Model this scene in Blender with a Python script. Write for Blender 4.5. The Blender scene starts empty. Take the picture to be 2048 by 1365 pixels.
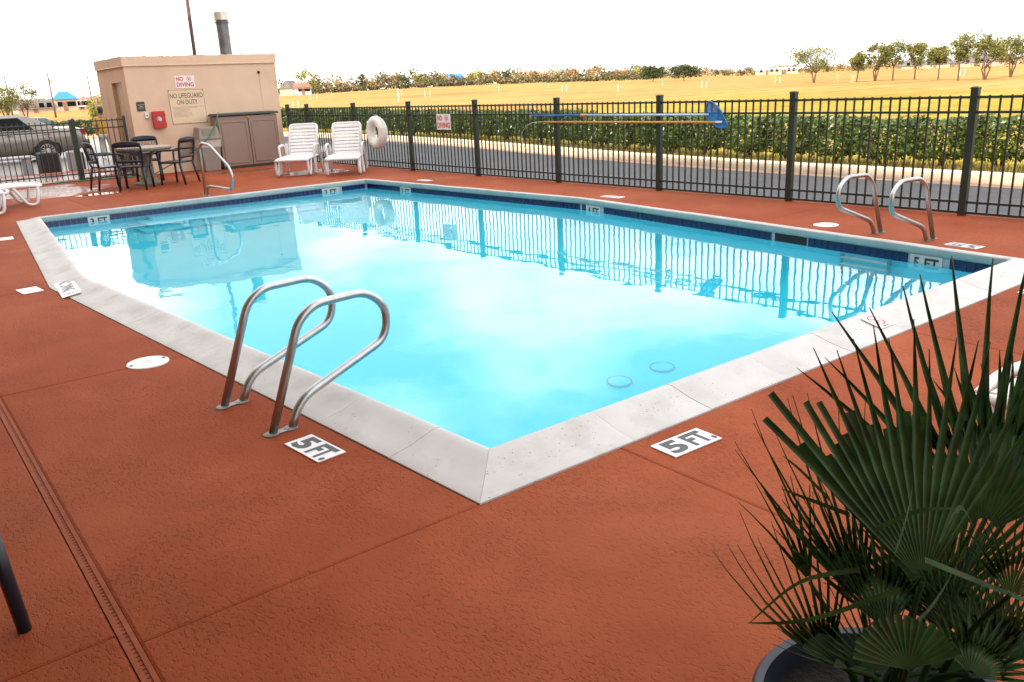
import bpy, bmesh, math, random
import numpy as np
from mathutils import Vector, Matrix
random.seed(7); RNG = np.random.default_rng(7)
S = bpy.context.scene
COL = S.collection
rad = math.radians

# ------------------------------------------------------------------ camera
# world frame: x runs across the pool, y along it, origin = near inner corner of the pool coping
cam_d = bpy.data.cameras.new('camera'); cam = bpy.data.objects.new('camera', cam_d); COL.objects.link(cam)
S.camera = cam
cam_d.sensor_width = 36.0; cam_d.lens = 1665.62 / 2048 * 36.0
cam_d.clip_start = 0.05; cam_d.clip_end = 20000
_yaw, _pitch, _roll = rad(37.168), rad(17.228), rad(2.710)
_fw = Vector((math.sin(_yaw) * math.cos(_pitch), math.cos(_yaw) * math.cos(_pitch), -math.sin(_pitch)))
_rt = Vector((math.cos(_yaw), -math.sin(_yaw), 0)); _up = _rt.cross(_fw)
_r2 = _rt * math.cos(_roll) - _up * math.sin(_roll); _u2 = _rt * math.sin(_roll) + _up * math.cos(_roll)
cam.matrix_world = Matrix(((_r2.x, _u2.x, -_fw.x, -1.941), (_r2.y, _u2.y, -_fw.y, -2.764), (_r2.z, _u2.z, -_fw.z, 1.602), (0, 0, 0, 1)))

# ------------------------------------------------------------------ sky, sun, exposure
SUN_EL = rad(31.0)
SUN_TO = Vector((0.93, 0.37, 0)).normalized()           # horizontal direction the light travels
W = bpy.data.worlds.new('World'); S.world = W; W.use_nodes = True
nt = W.node_tree; nt.nodes.clear()
def wn(t, **k):
    n = nt.nodes.new(t)
    for a, b in k.items(): setattr(n, a, b)
    return n
out = wn('ShaderNodeOutputWorld'); bg = wn('ShaderNodeBackground'); bg.inputs[1].default_value = 0.13
sky = wn('ShaderNodeTexSky'); sky.sky_type = 'NISHITA'; sky.sun_disc = False
sky.sun_elevation = SUN_EL; sky.sun_rotation = math.atan2(-SUN_TO.x, -SUN_TO.y)
sky.air_density = 1.0; sky.dust_density = 2.5; sky.ozone_density = 1.0
tc = wn('ShaderNodeTexCoord'); mp = wn('ShaderNodeMapping'); mp.inputs['Scale'].default_value = (1, 1, 2.2); mp.inputs['Location'].default_value = (3.1, 2.2, 1.0)
nz = wn('ShaderNodeTexNoise'); nz.inputs['Scale'].default_value = 4.2; nz.inputs['Detail'].default_value = 6; nz.inputs['Roughness'].default_value = 0.55
rp = wn('ShaderNodeValToRGB'); rp.color_ramp.elements[0].position = 0.40; rp.color_ramp.elements[0].color = (0.27,) * 3 + (1,)
rp.color_ramp.elements[1].position = 0.62; rp.color_ramp.elements[1].color = (0.97,) * 3 + (1,)
mx = wn('ShaderNodeMix'); mx.data_type = 'RGBA'; mx.inputs['B'].default_value = (17.2, 16.9, 16.5, 1)
L = nt.links.new
L(tc.outputs['Generated'], mp.inputs[0]); L(mp.outputs[0], nz.inputs['Vector']); L(nz.outputs['Fac'], rp.inputs[0])
L(rp.outputs[0], mx.inputs['Factor']); L(sky.outputs[0], mx.inputs['A']); L(mx.outputs['Result'], bg.inputs[0]); L(bg.outputs[0], out.inputs[0])

sun_d = bpy.data.lights.new('sun', 'SUN'); sun = bpy.data.objects.new('sun', sun_d); COL.objects.link(sun)
sun_d.energy = 4.2; sun_d.angle = rad(0.53); sun_d.color = (1.0, 0.87, 0.68)
sun.location = (-40, -20, 40)
sun.rotation_euler = Vector((SUN_TO.x * math.cos(SUN_EL), SUN_TO.y * math.cos(SUN_EL), -math.sin(SUN_EL))).to_track_quat('-Z', 'Y').to_euler()

S.view_settings.view_transform = 'Standard'; S.view_settings.look = 'None'
S.view_settings.exposure = 0.74; S.view_settings.gamma = 1.0; S.view_settings.use_curve_mapping = False
S.render.engine = 'CYCLES'
cy = S.cycles
cy.use_denoising = True
try: cy.denoiser = 'OPENIMAGEDENOISE'
except Exception: pass
cy.max_bounces = 10; cy.transmission_bounces = 8; cy.transparent_max_bounces = 8; cy.diffuse_bounces = 4; cy.glossy_bounces = 4
cy.caustics_refractive = True; cy.caustics_reflective = True; cy.sample_clamp_indirect = 12.0

# ------------------------------------------------------------------ helpers
def tag(o, label=None, cat=None, group=None, kind=None):
    if label: o['label'] = label
    if cat: o['category'] = cat
    if group: o['group'] = group
    if kind: o['kind'] = kind
    return o
def empty(name, loc=(0, 0, 0), rz=0.0):
    o = bpy.data.objects.new(name, None); COL.objects.link(o); o.location = loc; o.rotation_euler = (0, 0, rz); o.empty_display_size = 0.2
    return o
def thing(name, label, cat, loc=(0, 0, 0), rz=0.0, group=None):
    return tag(empty(name, loc, rz), label, cat, group)
def obj(name, me, parent=None, loc=None, rz=None):
    o = bpy.data.objects.new(name, me); COL.objects.link(o)
    if parent: o.parent = parent
    if loc is not None: o.location = loc
    if rz is not None: o.rotation_euler = (0, 0, rz) if not hasattr(rz, '__len__') else rz
    return o
def copy_tree(o, parent=None):
    c = o.copy(); COL.objects.link(c); c.parent = parent
    for ch in list(o.children): copy_tree(ch, c)
    return c
def bevel(o, w=0.004, seg=2, ang=35):
    m = o.modifiers.new('bevel', 'BEVEL'); m.width = w; m.segments = seg; m.limit_method = 'ANGLE'; m.angle_limit = rad(ang); m.harden_normals = False
    return o
def smooth(me, ang=None):
    me.polygons.foreach_set('use_smooth', [True] * len(me.polygons))
    if ang: 
        try: me.set_sharp_from_angle(angle=rad(ang))
        except Exception: pass
class MB:
    def __init__(s): s.v = []; s.f = []
    def add(s, vs, fs, M=None):
        k = len(s.v)
        for p in vs:
            p = Vector(p)
            if M is not None: p = M @ p
            s.v.append(p[:])
        for f in fs: s.f.append([i + k for i in f])
        return s
    def box(s, c, size, M=None, rz=0.0):
        x, y, z = [a / 2 for a in size]
        vs = [(-x, -y, -z), (x, -y, -z), (x, y, -z), (-x, y, -z), (-x, -y, z), (x, -y, z), (x, y, z), (-x, y, z)]
        T = Matrix.Translation(c) @ Matrix.Rotation(rz, 4, 'Z')
        if M is not None: T = M @ T
        return s.add(vs, [(0, 3, 2, 1), (4, 5, 6, 7), (0, 1, 5, 4), (1, 2, 6, 5), (2, 3, 7, 6), (3, 0, 4, 7)], T)
    def prism(s, poly, z0, z1, M=None, inset=0.0, iz=0.0):
        n = len(poly); vs = [(p[0], p[1], z0) for p in poly]; fs = [tuple(range(n))[::-1]]
        if inset:
            top = inset_poly(poly, inset)
            vs += [(p[0], p[1], z1 - iz) for p in poly] + [(p[0], p[1], z1) for p in top]
            for r in (0, 1):
                for i in range(n): fs.append((r * n + i, r * n + (i + 1) % n, (r + 1) * n + (i + 1) % n, (r + 1) * n + i))
            fs.append(tuple(range(2 * n, 3 * n)))
        else:
            vs += [(p[0], p[1], z1) for p in poly]
            for i in range(n): fs.append((i, (i + 1) % n, n + (i + 1) % n, n + i))
            fs.append(tuple(range(n, 2 * n)))
        return s.add(vs, fs, M)
    def tube(s, path, r, n=10, M=None, caps=True, closed=False):
        P = [Vector(p) for p in path]; m = len(P); vs = []; fs = []
        rs = r if hasattr(r, '__len__') else [r] * m
        T = []
        for i in range(m):
            a = P[(i - 1) % m] if (closed or i > 0) else P[i]; b = P[(i + 1) % m] if (closed or i < m - 1) else P[i]
            T.append((b - a).normalized() if (b - a).length > 1e-9 else Vector((0, 0, 1)))
        ref = Vector((0, 0, 1)) if abs(T[0].z) < .9 else Vector((1, 0, 0))
        N = (ref - T[0] * ref.dot(T[0])).normalized()
        for i in range(m):
            N = (N - T[i] * N.dot(T[i])).normalized(); B = T[i].cross(N)
            for k in range(n):
                a = 2 * math.pi * k / n; vs.append(P[i] + (N * math.cos(a) + B * math.sin(a)) * rs[i])
        for i in range(m if closed else m - 1):
            j = (i + 1) % m
            for k in range(n): fs.append((i * n + k, i * n + (k + 1) % n, j * n + (k + 1) % n, j * n + k))
        if caps and not closed: fs.append(tuple(range(n))[::-1]); fs.append(tuple(range((m - 1) * n, m * n)))
        return s.add(vs, fs, M)
    def lathe(s, prof, n=24, M=None, close=True):
        vs = []; fs = []; m = len(prof)
        for (r, z) in prof:
            for k in range(n):
                a = 2 * math.pi * k / n; vs.append((r * math.cos(a), r * math.sin(a), z))
        for i in range(m - 1):
            for k in range(n): fs.append((i * n + k, i * n + (k + 1) % n, (i + 1) * n + (k + 1) % n, (i + 1) * n + k))
        if close:
            if prof[0][0] > 1e-6: fs.append(tuple(range(n))[::-1])
            if prof[-1][0] > 1e-6: fs.append(tuple(range((m - 1) * n, m * n)))
        return s.add(vs, fs, M)
    def strip(s, A, B):                                  # quad strip between two point rows
        n = len(A); return s.add(list(A) + list(B), [(i, i + 1, n + i + 1, n + i) for i in range(n - 1)])
    def mesh(s, name, mat=None, sm=None):
        me = bpy.data.meshes.new(name); me.from_pydata(s.v, [], s.f); me.update()
        if mat: me.materials.append(mat)
        if sm: smooth(me, sm if sm is not True else None)
        return me
    def build(s, name, mat, parent=None, sm=None, loc=None, rz=None, bev=0):
        o = obj(name, s.mesh(name, mat, sm), parent, loc, rz)
        if bev: bevel(o, bev)
        return o
def inset_poly(poly, d):
    n = len(poly); r = []
    for i in range(n):
        p0, p1, p2 = Vector(poly[i - 1]).to_2d(), Vector(poly[i]).to_2d(), Vector(poly[(i + 1) % n]).to_2d()
        a = (p1 - p0).normalized(); b = (p2 - p1).normalized()
        na = Vector((-a.y, a.x)); nb = Vector((-b.y, b.x)); m = na + nb
        k = d / max(.2, (m.dot(na))); r.append((p1.x + m.x * k, p1.y + m.y * k))
    return r
def quads_mesh(name, V, mat, F=None):                    # V: (n,4,3) array, one quad each
    n = len(V); me = bpy.data.meshes.new(name)
    me.vertices.add(n * 4); me.vertices.foreach_set('co', np.ascontiguousarray(V, dtype=np.float32).ravel())
    me.loops.add(n * 4); me.loops.foreach_set('vertex_index', np.arange(n * 4, dtype=np.int32))
    me.polygons.add(n); me.polygons.foreach_set('loop_start', np.arange(0, n * 4, 4, dtype=np.int32))
    try: me.polygons.foreach_set('loop_total', np.full(n, 4, dtype=np.int32))
    except Exception: pass
    if isinstance(mat, (list, tuple)):
        for m in mat: me.materials.append(m)
        me.polygons.foreach_set('material_index', np.ascontiguousarray(F, dtype=np.int32))
    else: me.materials.append(mat)
    me.update(calc_edges=True); me.validate()
    return me
def rnd_unit(n):
    a = RNG.normal(size=(n, 3)); return a / np.linalg.norm(a, axis=1, keepdims=True)
def leaves(C, size, aspect=0.5, up=0.0, outward=None):   # diamond leaves at centres C
    n = len(C); d = rnd_unit(n); d[:, 2] += up; d /= np.linalg.norm(d, axis=1, keepdims=True)
    q = rnd_unit(n)
    if outward is not None: q = q * .6 + outward
    s = np.cross(d, q); s /= np.linalg.norm(s, axis=1, keepdims=True) + 1e-9
    sz = size * RNG.uniform(.6, 1.3, (n, 1))
    return np.stack([C - d * sz * .5, C + s * sz * aspect * .5, C + d * sz * .5, C - s * sz * aspect * .5], 1)
def bez(pts, n=8, closed=False):                         # Catmull-Rom through points
    P = [Vector(p) for p in pts]; r = []; m = len(P)
    for i in range(m if closed else m - 1):
        if closed: a, b, c, d = P[i - 1], P[i], P[(i + 1) % m], P[(i + 2) % m]
        else: a, b, c, d = P[max(0, i - 1)], P[i], P[i + 1], P[min(m - 1, i + 2)]
        for k in range(n):
            t = k / n; r.append(.5 * ((2 * b) + (c - a) * t + (2 * a - 5 * b + 4 * c - d) * t * t + (3 * b - a - 3 * c + d) * t ** 3))
    if not closed: r.append(P[-1])
    return r
def fillet(pts, rr, n=6):                                # polyline with rounded corners
    P = [Vector(p) for p in pts]; r = [P[0]]
    for i in range(1, len(P) - 1):
        a, b = P[i - 1] - P[i], P[i + 1] - P[i]; q = rr[i] if hasattr(rr, '__len__') else rr
        q = min(q, a.length * .48, b.length * .48); A = P[i] + a.normalized() * q; B = P[i] + b.normalized() * q
        for k in range(n + 1):
            t = k / n; r.append(A * (1 - t) ** 2 + P[i] * 2 * t * (1 - t) + B * t * t)
    r.append(P[-1]); return r

# ------------------------------------------------------------------ materials
def _mat(name):
    m = bpy.data.materials.new(name); m.use_nodes = True; t = m.node_tree
    return m, t, t.nodes['Principled BSDF']
def M_(name, col, rough=.5, metal=0.0, var=.12, vs=6.0, bump=0.0, bs=60.0, bd=.002, spec=.5, col2=None, det=4.0, coat=0.0, dirt=None, ds=1.5, sub=0.0):
    m, t, b = _mat(name); N = t.nodes; K = t.links.new
    tc = N.new('ShaderNodeTexCoord'); n1 = N.new('ShaderNodeTexNoise'); n1.inputs['Scale'].default_value = vs; n1.inputs['Detail'].default_value = det
    K(tc.outputs['Object'], n1.inputs['Vector'])
    r = N.new('ShaderNodeValToRGB'); r.color_ramp.elements[0].position = .3; r.color_ramp.elements[1].position = .7
    c1 = tuple(max(0, c * (1 - var)) for c in col); c2 = col2 or tuple(min(1, c * (1 + var)) for c in col)
    r.color_ramp.elements[0].color = c1 + (1,); r.color_ramp.elements[1].color = tuple(c2) + (1,)
    K(n1.outputs['Fac'], r.inputs[0]); last = r.outputs[0]
    if dirt:
        n3 = N.new('ShaderNodeTexNoise'); n3.inputs['Scale'].default_value = ds; n3.inputs['Detail'].default_value = 7; n3.inputs['Roughness'].default_value = .62
        K(tc.outputs['Object'], n3.inputs['Vector'])
        r3 = N.new('ShaderNodeValToRGB'); r3.color_ramp.elements[0].position = .5; r3.color_ramp.elements[1].position = .78
        r3.color_ramp.elements[0].color = (0, 0, 0, 1); r3.color_ramp.elements[1].color = (.75,) * 3 + (1,)
        mx = N.new('ShaderNodeMix'); mx.data_type = 'RGBA'; K(n3.outputs['Fac'], r3.inputs[0]); K(r3.outputs[0], mx.inputs['Factor']); K(last, mx.inputs['A'])
        mx.inputs['B'].default_value = tuple(dirt) + (1,); last = mx.outputs['Result']
    K(last, b.inputs['Base Color'])
    b.inputs['Roughness'].default_value = rough; b.inputs['Metallic'].default_value = metal
    b.inputs['Specular IOR Level'].default_value = spec; b.inputs['Coat Weight'].default_value = coat
    if sub: b.inputs['Subsurface Weight'].default_value = sub
    if bump:
        n2 = N.new('ShaderNodeTexNoise'); n2.inputs['Scale'].default_value = bs; n2.inputs['Detail'].default_value = 5
        K(tc.outputs['Object'], n2.inputs['Vector'])
        bp = N.new('ShaderNodeBump'); bp.inputs['Strength'].default_value = bump; bp.inputs['Distance'].default_value = bd
        K(n2.outputs['Fac'], bp.inputs['Height']); K(bp.outputs[0], b.inputs['Normal'])
    return m
def leafmat(name, col, rough=.45, tr=.25, var=.35, vs=8.0, col2=None, spec=.5, dirt=None, ds=1.5):
    m = M_(name, col, rough, var=var, vs=vs, col2=col2, spec=spec, dirt=dirt, ds=ds); t = m.node_tree; b = t.nodes['Principled BSDF']
    tl = t.nodes.new('ShaderNodeBsdfTranslucent'); mx = t.nodes.new('ShaderNodeMixShader'); mx.inputs[0].default_value = tr
    src = b.inputs['Base Color'].links[0].from_socket; t.links.new(src, tl.inputs[0])
    o = t.nodes['Material Output']; t.links.new(b.outputs[0], mx.inputs[1]); t.links.new(tl.outputs[0], mx.inputs[2]); t.links.new(mx.outputs[0], o.inputs[0])
    return m

def deck_material():
    m, t, b = _mat('painted_deck'); N = t.nodes; K = t.links.new
    tc = N.new('ShaderNodeTexCoord')
    def noise(sc, det=4, ro=.5, vec=None):
        n = N.new('ShaderNodeTexNoise'); n.inputs['Scale'].default_value = sc; n.inputs['Detail'].default_value = det; n.inputs['Roughness'].default_value = ro
        K(vec or tc.outputs['Object'], n.inputs['Vector']); return n.outputs['Fac']
    def ramp(f, p0, p1, c0, c1):
        r = N.new('ShaderNodeValToRGB'); r.color_ramp.elements[0].position = p0; r.color_ramp.elements[1].position = p1
        r.color_ramp.elements[0].color = c0 + (1,); r.color_ramp.elements[1].color = c1 + (1,); K(f, r.inputs[0]); return r.outputs[0]
    def mix(f, a, bb, bt='MIX'):
        x = N.new('ShaderNodeMix'); x.data_type = 'RGBA'; x.blend_type = bt
        for s, v in (('Factor', f), ('A', a), ('B', bb)):
            if isinstance(v, (int, float)): x.inputs[s].default_value = v
            elif isinstance(v, tuple): x.inputs[s].default_value = v + (1,)
            else: K(v, x.inputs[s])
        return x.outputs['Result']
    def math_(op, a, bb=None, c=None):
        x = N.new('ShaderNodeMath'); x.operation = op
        for i, v in enumerate((a, bb, c)):
            if v is None: continue
            if isinstance(v, (int, float)): x.inputs[i].default_value = v
            else: K(v, x.inputs[i])
        return x.outputs[0]
    big = noise(.55, 5, .6); mid = noise(4.5, 6, .65); fine = noise(70, 3)
    c = ramp(big, .32, .7, (.235, .050, .0175), (.325, .071, .0245))
    c = mix(.5, c, ramp(mid, .35, .68, (.80, .78, .76), (1, 1, 1)), 'MULTIPLY')
    # worn pale scuffs and dark stains
    sc = ramp(noise(1.1, 8, .7), .56, .74, (0, 0, 0), (1, 1, 1))
    c = mix(math_('MULTIPLY', sc, .30), c, (.36, .10, .05))
    st = ramp(noise(2.3, 7, .68), .64, .74, (0, 0, 0), (1, 1, 1))
    c = mix(math_('MULTIPLY', st, .35), c, (.13, .032, .014))
    pit = ramp(noise(105, 3, .6), .60, .70, (0, 0, 0), (1, 1, 1)); c = mix(math_('MULTIPLY', pit, .45), c, (.11, .028, .012))
    fd = ramp(noise(.28, 4, .6), .45, .68, (0, 0, 0), (1, 1, 1)); c = mix(math_('MULTIPLY', fd, .35), c, (.36, .115, .055)); dk = ramp(noise(.42, 6, .62), .54, .72, (0, 0, 0), (1, 1, 1)); c = mix(math_('MULTIPLY', dk, .35), c, (.17, .045, .02))
    # wet patches left by hosing: by the far table and under the white loungers
    sx = N.new('ShaderNodeSeparateXYZ'); K(tc.outputs['Object'], sx.inputs[0])
    def blob(cx, cy_, rx, ry):
        dx = math_('DIVIDE', math_('SUBTRACT', sx.outputs[0], cx), rx); dy = math_('DIVIDE', math_('SUBTRACT', sx.outputs[1], cy_), ry)
        d = math_('SQRT', math_('ADD', math_('MULTIPLY', dx, dx), math_('MULTIPLY', dy, dy)))
        return math_('SUBTRACT', 1.0, d)
    wet = math_('MAXIMUM', blob(.8, 15.5, 1.9, 2.2), math_('MAXIMUM', blob(5.6, 13.9, 1.3, .9), math_('MAXIMUM', blob(1.1, 19.0, 3.0, 2.6), blob(4.6, 15.6, 1.8, .8))))
    wf = ramp(math_('ADD', wet, math_('MULTIPLY', math_('SUBTRACT', noise(1.6, 5), .5), 1.1)), .42, .56, (0, 0, 0), (1, 1, 1))
    puddle = math_('MAXIMUM', blob(1.55, 14.0, .75, .32), blob(5.9, 13.35, .55, .22))
    pf = ramp(math_('ADD', puddle, math_('MULTIPLY', math_('SUBTRACT', noise(3.2, 3), .5), .5)), .40, .46, (0, 0, 0), (1, 1, 1))
    w = math_('MAXIMUM', wf, pf)
    c = mix(math_('MULTIPLY', w, .45), c, (.16, .045, .022))
    K(c, b.inputs['Base Color'])
    rg = math_('SUBTRACT', .68, math_('MULTIPLY', w, .52)); rg = math_('SUBTRACT', rg, math_('MULTIPLY', pf, .14))
    K(rg, b.inputs['Roughness']); K(math_('MULTIPLY_ADD', w, .4, .06), b.inputs['Specular IOR Level'])
    # knock-down plaster relief: broken ridges
    vo = N.new('ShaderNodeTexVoronoi'); vo.inputs['Scale'].default_value = 95; vo.feature = 'F1'
    wv = N.new('ShaderNodeVectorMath'); wv.operation = 'ADD'
    nv = N.new('ShaderNodeTexNoise'); nv.inputs['Scale'].default_value = 30; K(tc.outputs['Object'], nv.inputs['Vector'])
    sc2 = N.new('ShaderNodeVectorMath'); sc2.operation = 'SCALE'; sc2.inputs['Scale'].default_value = .03
    K(nv.outputs['Color'], sc2.inputs[0]); K(tc.outputs['Object'], wv.inputs[0]); K(sc2.outputs[0], wv.inputs[1]); K(wv.outputs[0], vo.inputs['Vector'])
    mps = N.new('ShaderNodeMapping'); mps.inputs['Rotation'].default_value = (0, 0, rad(52)); mps.inputs['Scale'].default_value = (1, .5, 1); K(wv.outputs[0], mps.inputs[0])
    h = math_('ADD', math_('MULTIPLY', ramp(noise(80, 3, .6, mps.outputs[0]), .33, .47, (0, 0, 0), (1, 1, 1)), .75), math_('MULTIPLY', noise(150, 3), .35))
    patch = ramp(noise(1.7, 4), .3, .62, (.35, .35, .35), (1, 1, 1))
    bp = N.new('ShaderNodeBump'); bp.inputs['Distance'].default_value = .0052
    K(math_('MULTIPLY', math_('MULTIPLY', patch, 1.0), math_('SUBTRACT', 1.0, math_('MULTIPLY', pf, .97))), bp.inputs['Strength'])
    K(h, bp.inputs['Height']); K(bp.outputs[0], b.inputs['Normal'])
    return m
MAT_DECK = deck_material()
MAT_GAP = M_('deck_joint_bed', (.17, .034, .013), .9, var=.2)  # darker deck red of the bed that shows in the slab joints
MAT_COPE = M_('precast_coping', (.51, .49, .475), .75, var=.07, vs=4, bump=.4, bs=140, bd=.0015, dirt=(.36, .33, .29), ds=3.4, spec=.3)
def speckle(mat, dark, sc=38.0, r=.13):                   # pinholes left in the precast face
    t = mat.node_tree; N = t.nodes; K = t.links.new; b = N['Principled BSDF']; src = b.inputs['Base Color'].links[0].from_socket
    tc = N.new('ShaderNodeTexCoord'); v = N.new('ShaderNodeTexVoronoi'); v.inputs['Scale'].default_value = sc; K(tc.outputs['Object'], v.inputs['Vector'])
    a = N.new('ShaderNodeMath'); a.operation = 'LESS_THAN'; a.inputs[1].default_value = r; K(v.outputs['Distance'], a.inputs[0])
    n = N.new('ShaderNodeTexNoise'); n.inputs['Scale'].default_value = 3.1; n.inputs['Detail'].default_value = 3; K(tc.outputs['Object'], n.inputs['Vector'])
    g = N.new('ShaderNodeMath'); g.operation = 'GREATER_THAN'; g.inputs[1].default_value = .54; K(n.outputs['Fac'], g.inputs[0])
    f = N.new('ShaderNodeMath'); f.operation = 'MULTIPLY'; K(a.outputs[0], f.inputs[0]); K(g.outputs[0], f.inputs[1])
    m = N.new('ShaderNodeMix'); m.data_type = 'RGBA'; K(f.outputs[0], m.inputs['Factor']); K(src, m.inputs['A']); m.inputs['B'].default_value = dark + (1,); K(m.outputs['Result'], b.inputs['Base Color'])
speckle(MAT_COPE, (.20, .18, .16))
MAT_MORTAR = M_('mortar', (.40, .38, .36), .9, var=.1)
MAT_BASIN = M_('pool_plaster', (.29, .80, .925), .6, var=.03, vs=1.5, spec=.2)
MAT_TILE = M_('blue_glazed_tile', (.006, .012, .075), .14, var=.4, vs=9, spec=.5)
MAT_WTILE = M_('white_glazed_tile', (.70, .70, .68), .25, var=.04, vs=10, dirt=(.5, .47, .42), ds=7)
MAT_SUBTILE = M_('shaded_marker_tile', (.48, .49, .48), .3, var=.05, vs=10, dirt=(.36, .36, .33), ds=9)  # marker tile greyed to paint in the shade under the coping
MAT_GROUT = M_('tile_grout', (.34, .38, .44), .8, var=.1)
MAT_INK = M_('dark_lettering', (.035, .035, .037), .5, var=.15)
MAT_FAINT = M_('worn_lettering', (.50, .49, .46), .6, var=.1)
MAT_RED = M_('red_lettering', (.55, .02, .025), .45, var=.1)
MAT_STEEL = M_('brushed_stainless', (.42, .43, .43), .36, 1.0, var=.08, vs=25, bump=.04, bs=300, bd=.0004)
MAT_STEELD = M_('dull_steel_plate', (.20, .19, .18), .5, .9, var=.15, vs=25)
MAT_FENCE = M_('dark_bronze_paint', (.017, .023, .015), .42, var=.2, vs=12, spec=.4)
MAT_WHITEP = M_('white_resin', (.64, .615, .605), .38, var=.04, vs=5, dirt=(.58, .55, .51), ds=5)
MAT_NAVY = M_('navy_resin', (.006, .012, .022), .4, var=.2, vs=8)
MAT_STUCCO = M_('beige_stucco', (.65, .465, .335), .88, var=.05, vs=2.2, bump=.55, bs=150, bd=.003, spec=.2, dirt=(.52, .36, .25), ds=.9)
MAT_TRIM = M_('beige_trim', (.65, .465, .335), .8, var=.05, vs=4, bump=.3, bs=160, bd=.002, spec=.2)
MAT_DOOR = M_('tan_door_paint', (.45, .29, .16), .5, var=.06)
MAT_DARK = M_('hollow_black_paint', (.008, .010, .014), .8, var=.2)  # near-black colour painted where hollows would be dark inside
MAT_CONC = M_('kerb_concrete', (.50, .42, .32), .85, var=.12, vs=5, bump=.3, bs=80, dirt=(.33, .25, .17), ds=2)
MAT_CREAM = M_('cream_sign_plate', (.66, .49, .33), .5, var=.04, vs=3)
MAT_BARK = M_('bark', (.10, .055, .035), .9, var=.35, vs=30, bump=.6, bs=60, bd=.01)
MAT_GLASS = M_('tinted_glass', (.006, .008, .008), .2, var=.1, spec=.06)

# ------------------------------------------------------------------ text helper (built-in font)
_txt = {}
def text_mesh(s, mat, w, h=None, bold=.0, depth=.0012, spacing=1.0, align=None):
    key = (s, mat.name, w, h, bold)
    if key in _txt: return _txt[key]
    c = bpy.data.curves.new('lettering', 'FONT'); c.body = s; c.size = 1.0; c.offset = bold; c.space_character = spacing; c.resolution_u = 3
    o = bpy.data.objects.new('lettering_tmp', c); COL.objects.link(o)
    bpy.context.view_layer.update()
    me = bpy.data.meshes.new_from_object(o.evaluated_get(bpy.context.evaluated_depsgraph_get()))
    bpy.data.objects.remove(o); bpy.data.curves.remove(c)
    n = len(me.vertices); co = np.zeros(n * 3, dtype=np.float32); me.vertices.foreach_get('co', co); co = co.reshape(-1, 3)
    lo, hi = co.min(0), co.max(0); k = w / (hi[0] - lo[0]); ky = (h / (hi[1] - lo[1])) if h else k
    co[:, 0] = (co[:, 0] - (lo[0] + hi[0]) / 2) * k; co[:, 1] = (co[:, 1] - (lo[1] + hi[1]) / 2) * ky; co[:, 2] = 0
    me.vertices.foreach_set('co', co.ravel()); me.materials.clear(); me.materials.append(mat); me.update(); me.name = 'lettering'
    _txt[key] = me
    return me
def put(name, me, parent, x, y, z=0.0):
    return obj(name, me, parent, (x, y, z))
def frame_rot(xd, yd):                                   # rotation whose local x,y map to xd,yd
    x = Vector(xd).normalized(); y = Vector(yd); y = (y - x * y.dot(x)).normalized(); z = x.cross(y)
    return Matrix((x, y, z)).transposed().to_euler()
def annulus(r0, r1, n=28, sx=1.0):
    m = MB(); vs = []; fs = []
    for k in range(n):
        a = 2 * math.pi * k / n; vs += [(r0 * math.cos(a) * sx, r0 * math.sin(a), 0), (r1 * math.cos(a) * sx, r1 * math.sin(a), 0)]
    for k in range(n): j = (k + 1) % n; fs.append((2 * k, 2 * k + 1, 2 * j + 1, 2 * j))
    return m.add(vs, fs)
def no_dive_symbol(parent, x, y, z, r, ring_mat, ink=None):
    m = annulus(r * .82, r); w = r * .09
    M = Matrix.Rotation(rad(-45), 4, 'Z'); m.add([(-r * .84, -w, 0), (r * .84, -w, 0), (r * .84, w, 0), (-r * .84, w, 0)], [(0, 1, 2, 3)], M)
    put('prohibition_ring', m.mesh('prohibition_ring', ring_mat), parent, x, y, z)
    d = MB()                                             # diving figure
    d.lathe([(0.0001, 0), (r * .14, 0)], 10, Matrix.Translation((-r * .28, -r * .38, 0)), close=False)
    for a, b_, q in (((-.25, -.25), (.12, .22), .10), ((.12, .22), (.42, .48), .07), ((.12, .2), (.48, .28), .06), ((-.2, -.2), (-.5, .05), .05), ((-.15, -.2), (.15, -.45), .05)):
        A = Vector((a[0] * r, a[1] * r, 0)); B = Vector((b_[0] * r, b_[1] * r, 0)); t = (B - A).normalized(); n = Vector((-t.y, t.x, 0)) * q * r
        d.add([A - n, B - n, B + n, A + n], [(0, 1, 2, 3)])
    put('diver_figure', d.mesh('diver_figure', ink or MAT_INK), parent, x, y, z - .0004)

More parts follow.
